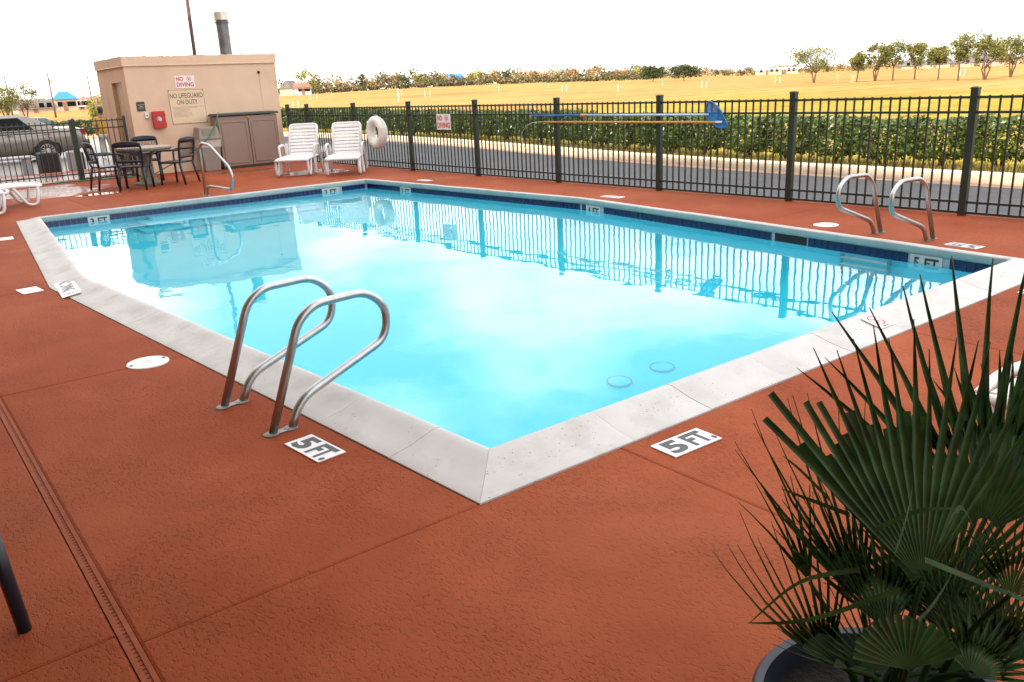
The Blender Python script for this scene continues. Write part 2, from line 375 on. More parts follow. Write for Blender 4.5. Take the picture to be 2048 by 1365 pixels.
# ------------------------------------------------------------------ ground, road, kerb
def ground_z(x, y):
    dx, dy = x + 1.941, y + 2.764; r = math.hypot(dx, dy); az = math.degrees(math.atan2(dx, dy))
    t = min(1, max(0, (r - 40) / 220)); t = t * t * (3 - 2 * t)
    return -.16 + 1.5 * math.exp(-((az - 33) / 15) ** 2) * t
def field_material():
    m, t, b = _mat('dry_field_grass'); N = t.nodes; K = t.links.new
    tc = N.new('ShaderNodeTexCoord'); sx = N.new('ShaderNodeSeparateXYZ'); K(tc.outputs['Object'], sx.inputs[0])
    def noise(sc, det=5, st=None):
        n = N.new('ShaderNodeTexNoise'); n.inputs['Scale'].default_value = sc; n.inputs['Detail'].default_value = det; n.inputs['Roughness'].default_value = .65
        K(tc.outputs['Object'], n.inputs['Vector']); return n.outputs['Fac']
    def ramp(f, p, cols):
        r = N.new('ShaderNodeValToRGB'); e = r.color_ramp.elements
        while len(e) < len(p): e.new(.5)
        for i, (q, c) in enumerate(zip(p, cols)): e[i].position = q; e[i].color = c + (1,)
        K(f, r.inputs[0]); return r.outputs[0]
    def mix(f, a, c, bt='MIX'):
        x = N.new('ShaderNodeMix'); x.data_type = 'RGBA'; x.blend_type = bt
        if isinstance(f, float): x.inputs['Factor'].default_value = f
        else: K(f, x.inputs['Factor'])
        K(a, x.inputs['A']); K(c, x.inputs['B']); return x.outputs['Result']
    tan = ramp(noise(.035), [.3, .5, .72], [(.37, .22, .065), (.47, .30, .10), (.43, .315, .08)])
    mown = ramp(noise(.09), [.3, .7], [(.35, .265, .032), (.45, .35, .050)])
    mm = N.new('ShaderNodeMath'); mm.operation = 'MULTIPLY_ADD'; K(noise(.05), mm.inputs[0]); mm.inputs[1].default_value = 22; ad = N.new('ShaderNodeMath'); ad.operation = 'ADD'; K(sx.outputs[1], ad.inputs[0]); ad.inputs[1].default_value = 14; mxx = N.new('ShaderNodeMath'); mxx.operation = 'MAXIMUM'; K(sx.outputs[0], mxx.inputs[0]); K(ad.outputs[0], mxx.inputs[1]); K(mxx.outputs[0], mm.inputs[2])
    mp = N.new('ShaderNodeMapRange'); mp.inputs['From Min'].default_value = 55; mp.inputs['From Max'].default_value = 72; K(mm.outputs[0], mp.inputs[0])
    c = mix(mp.outputs[0], mown, tan)
    c = mix(.75, c, ramp(noise(.6, 8), [.35, .62], [(.62, .58, .5), (1, 1, 1)]), 'MULTIPLY')
    c = mix(.5, c, ramp(noise(14, 4), [.38, .6], [(.55, .55, .5), (1, 1, 1)]), 'MULTIPLY')
    mpg = N.new('ShaderNodeMapping'); mpg.inputs['Rotation'].default_value = (0, 0, .95); mpg.inputs['Scale'].default_value = (.025, .35, 1); K(tc.outputs['Object'], mpg.inputs[0]); ng = N.new('ShaderNodeTexNoise'); ng.inputs['Scale'].default_value = 1.0; ng.inputs['Detail'].default_value = 6; K(mpg.outputs[0], ng.inputs['Vector'])
    c = mix(.6, c, ramp(ng.outputs['Fac'], [.36, .62], [(.66, .56, .42), (1, 1, 1)]), 'MULTIPLY')
    K(c, b.inputs['Base Color']); b.inputs['Roughness'].default_value = .95; b.inputs['Specular IOR Level'].default_value = .1
    bp = N.new('ShaderNodeBump'); bp.inputs['Strength'].default_value = .6; bp.inputs['Distance'].default_value = .08; K(noise(6, 6), bp.inputs['Height']); K(bp.outputs[0], b.inputs['Normal'])
    return m
MAT_FIELD = field_material()
xs = [-9000, -3000, -1000, -400, -180, -90, -45, -20, -4.2, 6.4, 10, 16, 24, 34, 46, 60, 80, 105, 135, 170, 210, 260, 320, 400, 550, 900, 2500, 9000]
ys = [-9000, -2500, -600, -150, -40, -12, -3.6, 17, 24, 32, 45, 60, 80, 105, 135, 170, 210, 260, 320, 400, 550, 900, 2500, 9000]
gm = MB(); nx = len(xs)
gm.add([(x, y, ground_z(x, y) if abs(x) < 1000 and abs(y) < 1000 else ground_z(x, y) - .0) for y in ys for x in xs],
       [(j * nx + i, j * nx + i + 1, (j + 1) * nx + i + 1, (j + 1) * nx + i) for j in range(len(ys) - 1) for i in range(nx - 1)
        if not (xs[i] == -4.2 and ys[j] == -3.6)])
tag(gm.build('ground', MAT_FIELD, sm=True), kind='structure')

KERB = bez([(11.2, -30), (11.2, -10), (11.2, 0), (11.15, 4), (11.2, 7), (11.45, 10), (11.85, 13), (12.45, 16.7), (12.85, 20.5), (13.05, 24), (13.0, 30), (12.4, 36), (11.3, 43.2)], 5)
MAT_ROAD = M_('asphalt', (.085, .085, .09), .85, var=.14, vs=3, bump=.5, bs=140, bd=.004, dirt=(.06, .058, .06), ds=.5, spec=.3)
rm = MB(); rm.strip([(p.x - .5, p.y, -.12) for p in KERB], [(6.3 if p.y < 17 else 3.0, p.y, -.12) for p in KERB]); rm.f = [f[::-1] for f in rm.f]
tag(rm.build('road', MAT_ROAD), kind='structure')
MAT_LOT = M_('parking_concrete', (.21, .185, .165), .5, var=.18, vs=1.2, bump=.3, bs=60, bd=.003, dirt=(.17, .14, .12), ds=.45, spec=.5)
pm = MB(); pm.prism([(-14, 20.7), (10.4, 20.7), (10.4, 43.2), (-14, 43.2)], -.3, -.112)
tag(pm.build('parking_pavement', MAT_LOT), kind='structure')
def along(path, prof, closed=False):                     # extrude (offset to +x side, z) profile along a plan path
    m = MB(); n = len(prof); vs = []; fs = []
    for i, p in enumerate(path):
        a = path[max(0, i - 1)]; b = path[min(len(path) - 1, i + 1)]; t = (Vector((b[0], b[1])) - Vector((a[0], a[1]))).normalized(); nn = Vector((t.y, -t.x))
        vs += [(p[0] + nn.x * w, p[1] + nn.y * w, z) for w, z in prof]
    for i in range(len(path) - 1):
        for k in range(n - 1): fs.append((i * n + k, i * n + k + 1, (i + 1) * n + k + 1, (i + 1) * n + k))
    m.add(vs, fs); m.f = [f[::-1] for f in m.f]; return m
MAT_GUT = M_('gutter_concrete', (.33, .20, .13), .85, var=.2, vs=4, bump=.3, bs=70, dirt=(.22, .10, .06), ds=1.2)
tag(along(KERB, [(-.5, -.116), (-.16, -.125)]).build('gutter', MAT_GUT), kind='structure')
tag(along(KERB, [(-.16, -.3), (-.16, -.12), (-.145, .01), (-.12, .03), (.02, .035), (.035, .02), (.035, -.3)]).build('kerb', MAT_CONC, sm=40), kind='structure')
tag(along([(-14, 43.25), (0, 43.25), (11.3, 43.25)], [(0, -.3), (0, .0), (-.03, .03), (-.2, .03), (-.22, -.3)]).build('rear_kerb', MAT_CONC, sm=40), kind='structure')

# ------------------------------------------------------------------ pool
HEX = [Vector(p) for p in ((0, 0), (5.3, 0), (5.785, 5.73), (5.3, 10.938), (0, 10.938), (-.485, 5.73))]
def outward(w):
    r = []
    for i in range(6):
        a = (HEX[i] - HEX[i - 1]).normalized(); b = (HEX[(i + 1) % 6] - HEX[i]).normalized()
        na, nb = Vector((a.y, -a.x)), Vector((b.y, -b.x)); m = na + nb; r.append(HEX[i] + m * (w / m.dot(na)))
    return r
ZW = -.098                                               # water level
def floor_z(y): return -1.58 + .055 * max(0, y)
pool = thing('swimming_pool', 'long six-sided swimming pool full of turquoise water with pale coping', 'pool')
bm_ = MB(); r0 = outward(.03); r2 = [Vector(p) for p in inset_poly([p[:] for p in r0], .18)]
top = [(p.x, p.y, -.03) for p in r0]; mid = [(p.x, p.y, floor_z(p.y) + .2) for p in r0]
q2 = [Vector(p) for p in inset_poly([p[:] for p in r0], .055)]; mid2 = [(p.x, p.y, floor_z(p.y) + .055) for p in q2]; bot = [(p.x, p.y, floor_z(p.y)) for p in r2]
fs = []
for k in range(3):
    for i in range(6): j = (i + 1) % 6; fs.append((k * 6 + i, (k + 1) * 6 + i, (k + 1) * 6 + j, k * 6 + j))
fs += [(18, 19, 20, 23), (20, 21, 22, 23)]
bm_.add(top + mid + mid2 + bot, fs); bm_.f = [f[::-1] for f in bm_.f] if False else bm_.f
bm_.build('basin', MAT_BASIN, pool, sm=50)
for i, (d, zt) in enumerate(((.35, -.34), (.70, -.60), (1.05, -.84))):
    bx = MB().box((2.65, 10.95 - d / 2, (zt - 1.05) / 2), (2.4 + i * .3, d, zt + 1.05)); bx.build('pool_step', MAT_BASIN, pool, bev=.02)
MAT_SLOT = M_('drain_slot_grey', (.20, .46, .53), .6)
for c in ((2.72, 1.45), (2.29, 1.49)):
    z = floor_z(c[1]); g_ = MB()
    for k in range(36):
        a = k * math.pi / 18; g_.box((.094 * math.cos(a), .094 * math.sin(a), .012), (.007, .009, .014), rz=a)
    dr = MB().lathe([(.001, .02), (.07, .018), (.088, .012), (.102, .0)], 28, close=False).build('floor_drain', MAT_BASIN, pool, sm=40, loc=(c[0], c[1], z + .004))
    g_.build('drain_slot', MAT_SLOT, dr)

PROF = [(.285, -.06), (.285, .004), (.275, .008), (.21, .016), (.14, .029), (.085, .044), (.045, .056), (.018, .061), (.0, .061), (-.013, .057), (-.0195, .049), (-.0185, .038), (-.010, .018), (-.001, -.002), (.008, -.018), (.018, -.027), (.06, -.06)]
def coping_edge(i, cuts):
    A, B = HEX[i], HEX[(i + 1) % 6]; d = (B - A).normalized(); n = Vector((d.y, -d.x)); Ln = (B - A).length
    po = outward(1.0); mA = po[i] - A; mB = po[(i + 1) % 6] - B
    cs = [0.0] + list(cuts) + [Ln]
    for k in range(len(cs) - 1):
        s0, s1 = cs[k], cs[k + 1]; m = MB(); rows = []
        jz = random.uniform(-.0015, .0015)
        stations = [s0 + (.0009 if k else .0009)] + [s0 + (s1 - s0) * t for t in (.02, .5, .98)] + [s1 - .0009]
        for si, s in enumerate(stations):
            row = []
            for w, z in PROF:
                if si == 0 and k == 0: p = A + mA * w + d * .0009
                elif si == len(stations) - 1 and k == len(cs) - 2: p = B + mB * w - d * .0009
                else:
                    p = A + d * s + n * w
                    if k == 0 and si < 3: p = A + d * max(s, .0015 + mA.dot(d) * w + .003 * si) + n * w
                    if k == len(cs) - 2 and si > 1 : p = A + d * min(s, Ln + mB.dot(d) * w - .0015 - .003 * (4 - si)) + n * w
                e = .0012 if si in (0, 4) and z > 0.002 else 0
                row.append((p.x, p.y, z + jz - e))
            rows.append(row)
        nP = len(PROF); vs = [v for r in rows for v in r]; fs = []
        for a in range(4):
            for b in range(nP - 1): fs.append((a * nP + b, (a + 1) * nP + b, (a + 1) * nP + b + 1, a * nP + b + 1))
        fs.append(tuple(range(nP))[::-1] if True else ()); fs.append(tuple(range(4 * nP, 5 * nP)))
        m.add(vs, fs); m.build('coping_stone', MAT_COPE, pool, sm=38)
coping_edge(0, (.62, 1.165, 1.81, 2.44, 3.06, 3.69, 4.32))
coping_edge(1, (.85, 1.48, 2.1, 2.72, 3.34, 3.96, 4.6, 5.2))
coping_edge(2, (.6, 1.22, 1.84, 2.46, 3.08, 3.7, 4.32))
coping_edge(3, (.62, 1.24, 1.87, 2.5, 3.12, 3.75, 4.4))
coping_edge(4, (.6, 1.25, 1.9, 2.55, 3.2, 3.85, 4.5))
coping_edge(5, (.47, 1.09, 1.95, 2.55, 3.15, 3.77, 4.76, 5.38))
# mortar bed under the stones (shows in the joints)
mo = MB()
for i in range(6):
    a, b = outward(.0), outward(.28); j = (i + 1) % 6
    mo.add([(a[i].x, a[i].y, -.012), (a[j].x, a[j].y, -.012), (b[j].x, b[j].y, -.012), (b[i].x, b[i].y, -.012)], [(0, 3, 2, 1)])
mo.build('mortar_bed', MAT_MORTAR, pool)

# waterline tile band, depth markers, skimmer mouth
def edge_frame(i, w):
    A, B = outward(w)[i], outward(w)[(i + 1) % 6]; d = (B - A).normalized(); return A, B, d, (B - A).length
tile_me = bevel_me = None
tm = MB(); tm.box((0, 0, 0), (.0725, .008, .0725)); tile_me = tm.mesh('waterline_tile', MAT_TILE)
low = MB(); grout = MB(); hid = MB()
P_T = .0775
MARK = {1: [(.92, '5 FT'), (5.5, '4 FT')], 2: [(4.05, '3 FT')], 3: [(.715, '3 FT'), (4.525, '3 FT')]}
mark_at = {1: (.77, 5.58), 2: (1.2 + 0, ), 3: (.0,)}
def markers(i):
    A, B, d, Ln = edge_frame(i, .014); r = []
    if i == 1: r = [(.77, '5 FT'), (5.50, '4 FT')]
    if i == 2: r = [(Ln - 1.19, '3 FT')]
    if i == 3: r = [(.72, '3 FT'), (4.53, '3 FT')]
    return r
for i in range(6):
    A, B, d, Ln = edge_frame(i, .016); ang = math.atan2(d.y, d.x); n_in = Vector((-d.y, d.x))
    G0, G1, _, _ = edge_frame(i, .0205)
    grout.add([(G0.x, G0.y, -.02), (G1.x, G1.y, -.02), (G1.x, G1.y, -.19), (G0.x, G0.y, -.19)], [(0, 1, 2, 3)])
    nt_ = int((Ln - .01) / P_T); off = (Ln - nt_ * P_T) / 2 + P_T / 2
    for k in range(nt_):
        s = off + k * P_T
        if any(abs(s - q) < .187 for q, _ in markers(i)): continue
        if i == 1 and abs(s - 2.25) < .23: continue
        p = A + d * s
        if i in (1, 2, 3): obj('waterline_tile', tile_me, pool, (p.x, p.y, -.066), ang)
        else: hid.box((p.x, p.y, -.066), (.0725, .008, .0725), rz=ang)
        low.box((p.x, p.y, -.1435), (.0725, .008, .0725), rz=ang)
    for s, tx in markers(i):
        p = A + d * s + n_in * .001
        mk = MB().box((0, 0, 0), (.30, .15, .009)).build('depth_marker', MAT_SUBTILE, pool, loc=(p.x, p.y, -.104), rz=frame_rot((-d.x, -d.y, 0), (0, 0, 1)) if False else frame_rot((d.x, d.y, 0), (0, 0, 1)))
        # walls face inward: letters must read from inside the pool
        mk.rotation_euler = frame_rot((-d.x, -d.y, 0), (0, 0, 1))
        put('lettering', text_mesh(tx, MAT_INK, .235, .105, bold=.035, spacing=1.05), mk, 0, 0, .0055)
tag(low.build('submerged_tiles', MAT_TILE, pool), kind='stuff'); tag(hid.build('near_wall_tiles', MAT_TILE, pool), kind='stuff'); grout.build('tile_grout', MAT_GROUT, pool)
A, B, d, Ln = edge_frame(1, .016); p = A + d * 2.25
sk = MB(); Mx = Matrix.Translation((p.x, p.y, -.095)) @ Matrix.Rotation(math.atan2(d.y, d.x), 4, 'Z')
sk.box((0, 0, 0), (.40, .004, .13), Mx); sk.build('skimmer_mouth', MAT_DARK, pool)  # flat black panel painted in for the darkness of the skimmer opening

def water_material():
    m, t, b = _mat('pool_water'); N = t.nodes; K = t.links.new
    b.inputs['Base Color'].default_value = (1, 1, 1, 1); b.inputs['Roughness'].default_value = 0.0; b.inputs['IOR'].default_value = 1.333
    b.inputs['Transmission Weight'].default_value = 1.0
    tc = N.new('ShaderNodeTexCoord')
    def noise(sc, det, st=(1, 1, 1), rot=0):
        mp = N.new('ShaderNodeMapping'); mp.inputs['Scale'].default_value = st; mp.inputs['Rotation'].default_value = (0, 0, rot)
        n = N.new('ShaderNodeTexNoise'); n.inputs['Scale'].default_value = sc; n.inputs['Detail'].default_value = det; n.inputs['Roughness'].default_value = .5
        K(tc.outputs['Object'], mp.inputs[0]); K(mp.outputs[0], n.inputs['Vector']); return n.outputs['Fac']
    def mul(a, k):
        x = N.new('ShaderNodeMath'); x.operation = 'MULTIPLY'; K(a, x.inputs[0])
        if isinstance(k, float): x.inputs[1].default_value = k
        else: K(k, x.inputs[1])
        return x.outputs[0]
    def add(a, c): x = N.new('ShaderNodeMath'); x.operation = 'ADD'; K(a, x.inputs[0]); K(c, x.inputs[1]); return x.outputs[0]
    calm = N.new('ShaderNodeMapRange'); K(noise(.35, 2), calm.inputs[0]); calm.inputs[1].default_value = .38; calm.inputs[2].default_value = .68; calm.inputs[3].default_value = .25; calm.inputs[4].default_value = 1.6
    h = add(mul(noise(1.1, 2), .0062), mul(mul(noise(3.4, 2.5, (1, .75, 1), .5), .0023), calm.outputs[0]))
    h = add(h, mul(mul(noise(11, 2), .0002), calm.outputs[0]))
    bp = N.new('ShaderNodeBump'); bp.inputs['Strength'].default_value = 1.0; bp.inputs['Distance'].default_value = .75; K(h, bp.inputs['Height']); K(bp.outputs[0], b.inputs['Normal'])
    va = N.new('ShaderNodeVolumeAbsorption'); va.inputs['Color'].default_value = (.10, .965, .995, 1); va.inputs['Density'].default_value = .6
    K(va.outputs[0], t.nodes['Material Output'].inputs['Volume'])
    return m
wm = MB(); wm.prism([p[:] for p in outward(.045)], -2.2, ZW)
tag(wm.build('pool_water', water_material()), kind='structure')

# ------------------------------------------------------------------ pool deck in slabs
O = outward(.288); oN, oR, oM, oF, oL, oB = O
def left_x(y): return oN.x + (oB.x - oN.x) * (y - oN.y) / (oB.y - oN.y) if y < oB.y else oB.x + (oL.x - oB.x) * (y - oB.y) / (oL.y - oB.y)
def right_x(y): return oR.x + (oM.x - oR.x) * (y - oR.y) / (oM.y - oR.y) if y < oM.y else oM.x + (oF.x - oM.x) * (y - oM.y) / (oF.y - oM.y)
def fence_x(y): return 7.459 + (6.686 - 7.459) * (y - 1.42) / (16.129 - 1.42)
deck = MB(); yb = [-3.5, oN.y, oB.y, oL.y, 20.6]
# bed under the slabs, with the pool cut out
deck.add([(-4.1, -3.5, -.02), (7.7, -3.5, -.02), (7.7, oN.y, -.02), (-4.1, oN.y, -.02)], [(0, 1, 2, 3)])
deck.add([(-4.1, oN.y, -.02), (oN.x, oN.y, -.02), (oB.x, oB.y, -.02), (oL.x, oL.y, -.02), (-4.1, oL.y, -.02)], [(0, 1, 2, 3, 4)])
deck.add([(oR.x, oR.y, -.02), (fence_x(oR.y) + .1, oR.y, -.02), (fence_x(oF.y) + .1, oF.y, -.02), (oF.x, oF.y, -.02), (oM.x, oM.y, -.02)], [(0, 1, 2, 3, 4)])
deck.add([(-4.1, oL.y, -.02), (fence_x(oL.y) + .1, oL.y, -.02), (fence_x(17.1) + .1, 17.1, -.02), (-4.1, 17.1, -.02)], [(0, 1, 2, 3)])
deck.add([(-4.1, 17.1, -.02), (3.02, 17.1, -.02), (3.02, 20.6, -.02), (-4.1, 20.6, -.02)], [(0, 1, 2, 3)])
deck_o = tag(deck.build('pool_deck', MAT_GAP), kind='structure')
def slab(poly, g=.0014):
    m = MB(); m.prism(inset_poly(poly, g), -.16, 0.0, inset=.010, iz=.004); m.build('deck_slab', MAT_DECK, deck_o)
D0, D1 = -1.611, -1.563
Y0, Y1 = -3.5, oN.y
for a, b in ((-4.1, -2.9), (-2.9, D0)): slab([(a, Y0), (b, Y0), (b, -.2), (a, -.2)])
for y0, y1 in ((-.2, 2.66), (2.66, oB.y), (oB.y, 8.5), (8.5, oL.y), (oL.y, 14.2), (14.2, 17.3), (17.3, 20.6)): slab([(-4.1, y0), (D0, y0), (D0, y1), (-4.1, y1)])
slab([(D1, Y0), (.52, Y0), (.52, Y1), (D1, Y1)]); slab([(.52, Y0), (3.05, Y0), (3.05, Y1), (.52, Y1)]); slab([(3.05, Y0), (5.6, Y0), (5.6, Y1), (3.05, Y1)]); slab([(5.6, Y0), (fence_x(Y0) + .12, Y0), (fence_x(Y1) + .12, Y1), (5.6, Y1)])
for y0, y1 in ((Y1, 2.66), (2.66, oB.y), (oB.y, 8.5), (8.5, oL.y)):
    slab([(D1, y0), (left_x(y0), y0), (left_x(y1), y1), (D1, y1)])
for y0, y1 in ((Y1, 2.9), (2.9, oM.y), (oM.y, 8.5), (8.5, oF.y)):
    slab([(right_x(y0), y0), (fence_x(y0) + .12, y0), (fence_x(y1) + .12, y1), (right_x(y1), y1)])
for x0, x1 in ((D1, .9), (.9, 3.5)):
    slab([(x0, oL.y), (x1, oL.y), (x1, 14.2), (x0, 14.2)]); slab([(x0, 14.2), (x1, 14.2), (x1, 17.14), (x0, 17.14)])
slab([(3.5, oL.y), (fence_x(oL.y) + .12, oL.y), (fence_x(14.2) + .12, 14.2), (3.5, 14.2)]); slab([(3.5, 14.2), (fence_x(14.2) + .12, 14.2), (fence_x(17.14) + .12, 17.14), (3.5, 17.14)])
slab([(D1, 17.14), (.9, 17.14), (.9, 20.6), (D1, 20.6)]); slab([(.9, 17.14), (3.0, 17.14), (3.0, 20.6), (.9, 20.6)])
MAT_GRATE = M_('painted_drain_grate', (.26, .060, .020), .7, var=.15, vs=20, spec=.15)
gr = MB(); y = -3.5
for x in (D0 + .0095, D1 - .0095): gr.box((x, 2.0, -.0055), (.016, 11.0, .013))
while y < 7.5: gr.box(((D0 + D1) / 2, y, -.0065), (.018, .0195, .008)); y += .0245
tag(gr.build('drain_grate', MAT_GRATE, deck_o), kind='stuff')

# ------------------------------------------------------------------ hotel behind the camera (its long shadow covers pool and road)
MAT_HOTEL = M_('hotel_stucco', (.46, .36, .27), .9, var=.05, vs=1.5, bump=.4, bs=120, bd=.003, spec=.2)
MAT_HGLASS = M_('hotel_glass', (.03, .035, .04), .08, var=.1)
hotel = thing('hotel_building', 'three-storey beige hotel block standing along the poolside deck', 'building', (-4.25, 0, -.16), rad(-3))
HB = 9.75
MB().box((-6.5, 6.5, HB / 2), (13, 42, HB)).build('wall', MAT_HOTEL, hotel, bev=.03)
MB().box((-6.5, 6.5, HB + .06), (13.3, 42.3, .3)).build('parapet', MAT_TRIM, hotel, bev=.03)
MB().box((1.85, -3.2, 3.02), (3.66, 11.5, .26)).build('added_shade_canopy', MAT_TRIM, hotel, bev=.02)  # unseen overhang added to darken the near deck and the palm
hw = MB().box((0, 0, 0), (.06, 1.5, 1.3)).mesh('window', MAT_HGLASS); hf = MB()
for a, b in (((0, -.78, 0), (.1, .06, 1.42)), ((0, .78, 0), (.1, .06, 1.42)), ((0, 0, .68), (.1, 1.5, .06)), ((0, 0, -.68), (.14, 1.62, .06)), ((0, 0, 0), (.08, .05, 1.3))): hf.box(a, b)
hf = hf.mesh('window_frame', MAT_TRIM)
for fl in range(3):
    for k in range(10):
        o = obj('window', hw, hotel, (.0, -12 + k * 4.1, 1.75 + fl * 3.0)); obj('window_frame', hf, o, (.012, 0, 0))

# ------------------------------------------------------------------ metal fences
def picket_mesh(h): return MB().box((0, 0, h / 2), (.017, .017, h)).mesh('picket', MAT_FENCE)
PK = picket_mesh(1.225)
def fence(root, posts, npk, h=1.25, ph=1.32, pw=.075, bottom=True, gate=()):
    """posts along local y; pickets between consecutive posts"""
    for k, y in enumerate(posts):
        po = MB().box((0, y, ph / 2), (pw, pw, ph)).build('post', MAT_FENCE, root, bev=.004)
        MB().lathe([(pw * .78, 0), (pw * .78, .014), (pw * .4, .026)], 4, Matrix.Rotation(math.pi / 4, 4, 'Z')).build('post_cap', MAT_FENCE, po, loc=(0, y, ph))
        MB().box((0, y, -.045), (pw * 1.7, pw * 1.7, .1)).build('footing', MAT_FENCE, root) if False else None
    for k in range(len(posts) - 1):
        a, b = posts[k] + pw / 2, posts[k + 1] - pw / 2; n = npk[k]
        for z in [h - .013, h - .165, .145] + ([.032] if bottom else []):
            MB().box((0, (a + b) / 2, z), (.034, b - a - .002, .026)).build('rail', MAT_FENCE, root, bev=.002)
        for j in range(n): obj('picket', PK, root, (0, a + (b - a) * (j + 1) / (n + 1), .033))
fr = thing('pool_fence', 'dark green metal picket fence running between pool deck and road', 'fence', (7.459, 1.42, 0), math.atan2(7.459 - 6.686, 16.129 - 1.42))
SP = 2.104
fence(fr, [-4.208, -2.104] + [SP * i for i in range(8)] + [SP * 7 + .98], [18] * 9 + [8])
fl = thing('gate_fence', 'dark metal picket fence and gate left of the beige pump house', 'fence', (2.93, 17.33, 0), math.pi / 2)
fence(fl, [0, 1.02], [8], h=1.23, ph=1.27, pw=.055)
fence(fl, [1.05, 3.15, 5.25, 7.35], [18, 18, 18], h=1.21, ph=1.25, pw=.11, bottom=False)

# ------------------------------------------------------------------ pump house
X0, X1, YF, YK, HH = 3.06, 6.48, 17.15, 19.6, 2.48
ph = thing('pump_house', 'small flat-roofed beige stucco pump house at the far pool end', 'building', (X0, YF, 0))
w_ = X1 - X0; d_ = YK - YF
wl = MB()
wl.box((w_ / 2, .06, HH / 2), (w_, .12, HH)); wl.box((w_ / 2, d_ - .06, HH / 2), (w_, .12, HH)); wl.box((w_ - .06, d_ / 2, HH / 2), (.12, d_ - .24, HH))
wl.box((.06, (.12 + .38) / 2, HH / 2), (.12, .26, HH)); wl.box((.06, (1.24 + d_ - .12) / 2, HH / 2), (.12, d_ - .12 - 1.24, HH)); wl.box((.06, .81, (2.02 + HH) / 2), (.12, .86, HH - 2.02))
wl.build('wall', MAT_STUCCO, ph)
def rust_streak(mat):                                    # rust stain run down the stucco from the vent pipe
    t = mat.node_tree; N = t.nodes; K = t.links.new; b = N['Principled BSDF']; src = b.inputs['Base Color'].links[0].from_socket
    tc = N.new('ShaderNodeTexCoord'); sx = N.new('ShaderNodeSeparateXYZ'); K(tc.outputs['Object'], sx.inputs[0])
    nz_ = N.new('ShaderNodeTexNoise'); nz_.inputs['Scale'].default_value = 5; nz_.inputs['Detail'].default_value = 5; K(tc.outputs['Object'], nz_.inputs['Vector'])
    def mth(op, a, c, d=None):
        x = N.new('ShaderNodeMath'); x.operation = op
        for i, v in enumerate((a, c, d)):
            if v is None: continue
            if isinstance(v, (int, float)): x.inputs[i].default_value = v
            else: K(v, x.inputs[i])
        return x.outputs[0]
    dx = mth('ABSOLUTE', mth('ADD', mth('SUBTRACT', sx.outputs[0], 2.987), mth('MULTIPLY', mth('SUBTRACT', nz_.outputs['Fac'], .5), .05)), 0)
    f = mth('MULTIPLY', mth('MAXIMUM', mth('SUBTRACT', 1.0, mth('DIVIDE', dx, .028)), 0.0), mth('LESS_THAN', sx.outputs[2], 2.09))
    f = mth('MULTIPLY', f, mth('MAXIMUM', mth('SUBTRACT', 1.0, mth('DIVIDE', mth('SUBTRACT', 2.1, sx.outputs[2]), 1.3)), 0.0))
    m = N.new('ShaderNodeMix'); m.data_type = 'RGBA'; K(mth('MULTIPLY', f, .6), m.inputs['Factor']); K(src, m.inputs['A']); m.inputs['B'].default_value = (.40, .17, .07, 1); K(m.outputs['Result'], b.inputs['Base Color'])
rust_streak(MAT_STUCCO)
rf = MB().box((w_ / 2, d_ / 2, HH - .06), (w_ - .3, d_ - .3, .1)).build('roof', M_('roof_gravel', (.25, .21, .17), .95, bump=.8, bs=40, bd=.02), ph)
bd = MB(); t = .022; z0, z1 = 2.315, 2.50
bd.box((w_ / 2, -t / 2, (z0 + z1) / 2), (w_ + 2 * t, t, z1 - z0)); bd.box((-t / 2, d_ / 2, (z0 + z1) / 2), (t, d_, z1 - z0)); bd.box((w_ + t / 2, d_ / 2, (z0 + z1) / 2), (t, d_, z1 - z0)); bd.box((w_ / 2, d_ + t / 2, (z0 + z1) / 2), (w_ + 2 * t, t, z1 - z0))
bd.build('parapet_band', MAT_TRIM, ph)
tr = MB(); tr.box((-t - .006, d_ / 2 - .02, z0 - .004), (.014, d_ + .06, .016)); tr.box((w_ / 2, -t - .005, z0 - .004), (w_ + .07, .012, .012)); tr.build('trim_strip', MAT_CREAM, ph)
rag = MB(); random.seed(3); xx = -.02
while xx < w_ + .02:                                      # ragged mortar on the wall head
    s = random.uniform(.04, .12); rag.box((xx + s / 2, .02, 2.503), (s, .07, random.uniform(.004, .03)), rz=random.uniform(-.1, .1)); xx += s + random.uniform(0, .06)
yy = .1
while yy < d_: s = random.uniform(.05, .14); rag.box((.02, yy + s / 2, 2.503), (.07, s, random.uniform(.004, .035))); yy += s + random.uniform(0, .06)
rag.build('wall_cap', MAT_TRIM, ph)
dr = MB().box((.085, .81, 1.01), (.045, .855, 2.0)).build('door', MAT_DOOR, ph, bev=.003)
fm = MB(); fm.box((.045, .395, 1.01), (.10, .03, 2.02)); fm.box((.045, 1.225, 1.01), (.10, .03, 2.02)); fm.box((.045, .81, 2.005), (.10, .80, .03)); fm.build('door_frame', MAT_DOOR, dr)
hp = MB().box((.055, .50, 1.30), (.018, .055, .26)).build('lock_plate', MAT_INK, dr, bev=.004); MB().tube([(.045, .50, 1.22), (-.0, .50, 1.22), (-.0, .58, 1.22)], .011, 8).build('handle', MAT_STEEL, dr) if False else None
ho = MB().lathe([(.035, -.004), (.035, .012), (.026, .012), (.026, -.03)], 16, Matrix.Rotation(rad(90), 4, 'X'), close=False).build('vent_pipe', MAT_INK, ph, loc=(2.985, 0, 2.10)); MB().lathe([(.0005, 0), (.027, 0)], 14, Matrix.Rotation(rad(90), 4, 'X'), close=False).build('pipe_bore', MAT_DARK, ho, loc=(0, -.004, 0))
MAT_GALV = M_('galvanised_flue', (.16, .16, .165), .45, .85, var=.25, vs=6)
MAT_ALU = M_('pale_flue_cap', (.55, .52, .47), .4, .7, var=.12, vs=8)
fx, fy = 5.87 - X0, 18.6 - YF
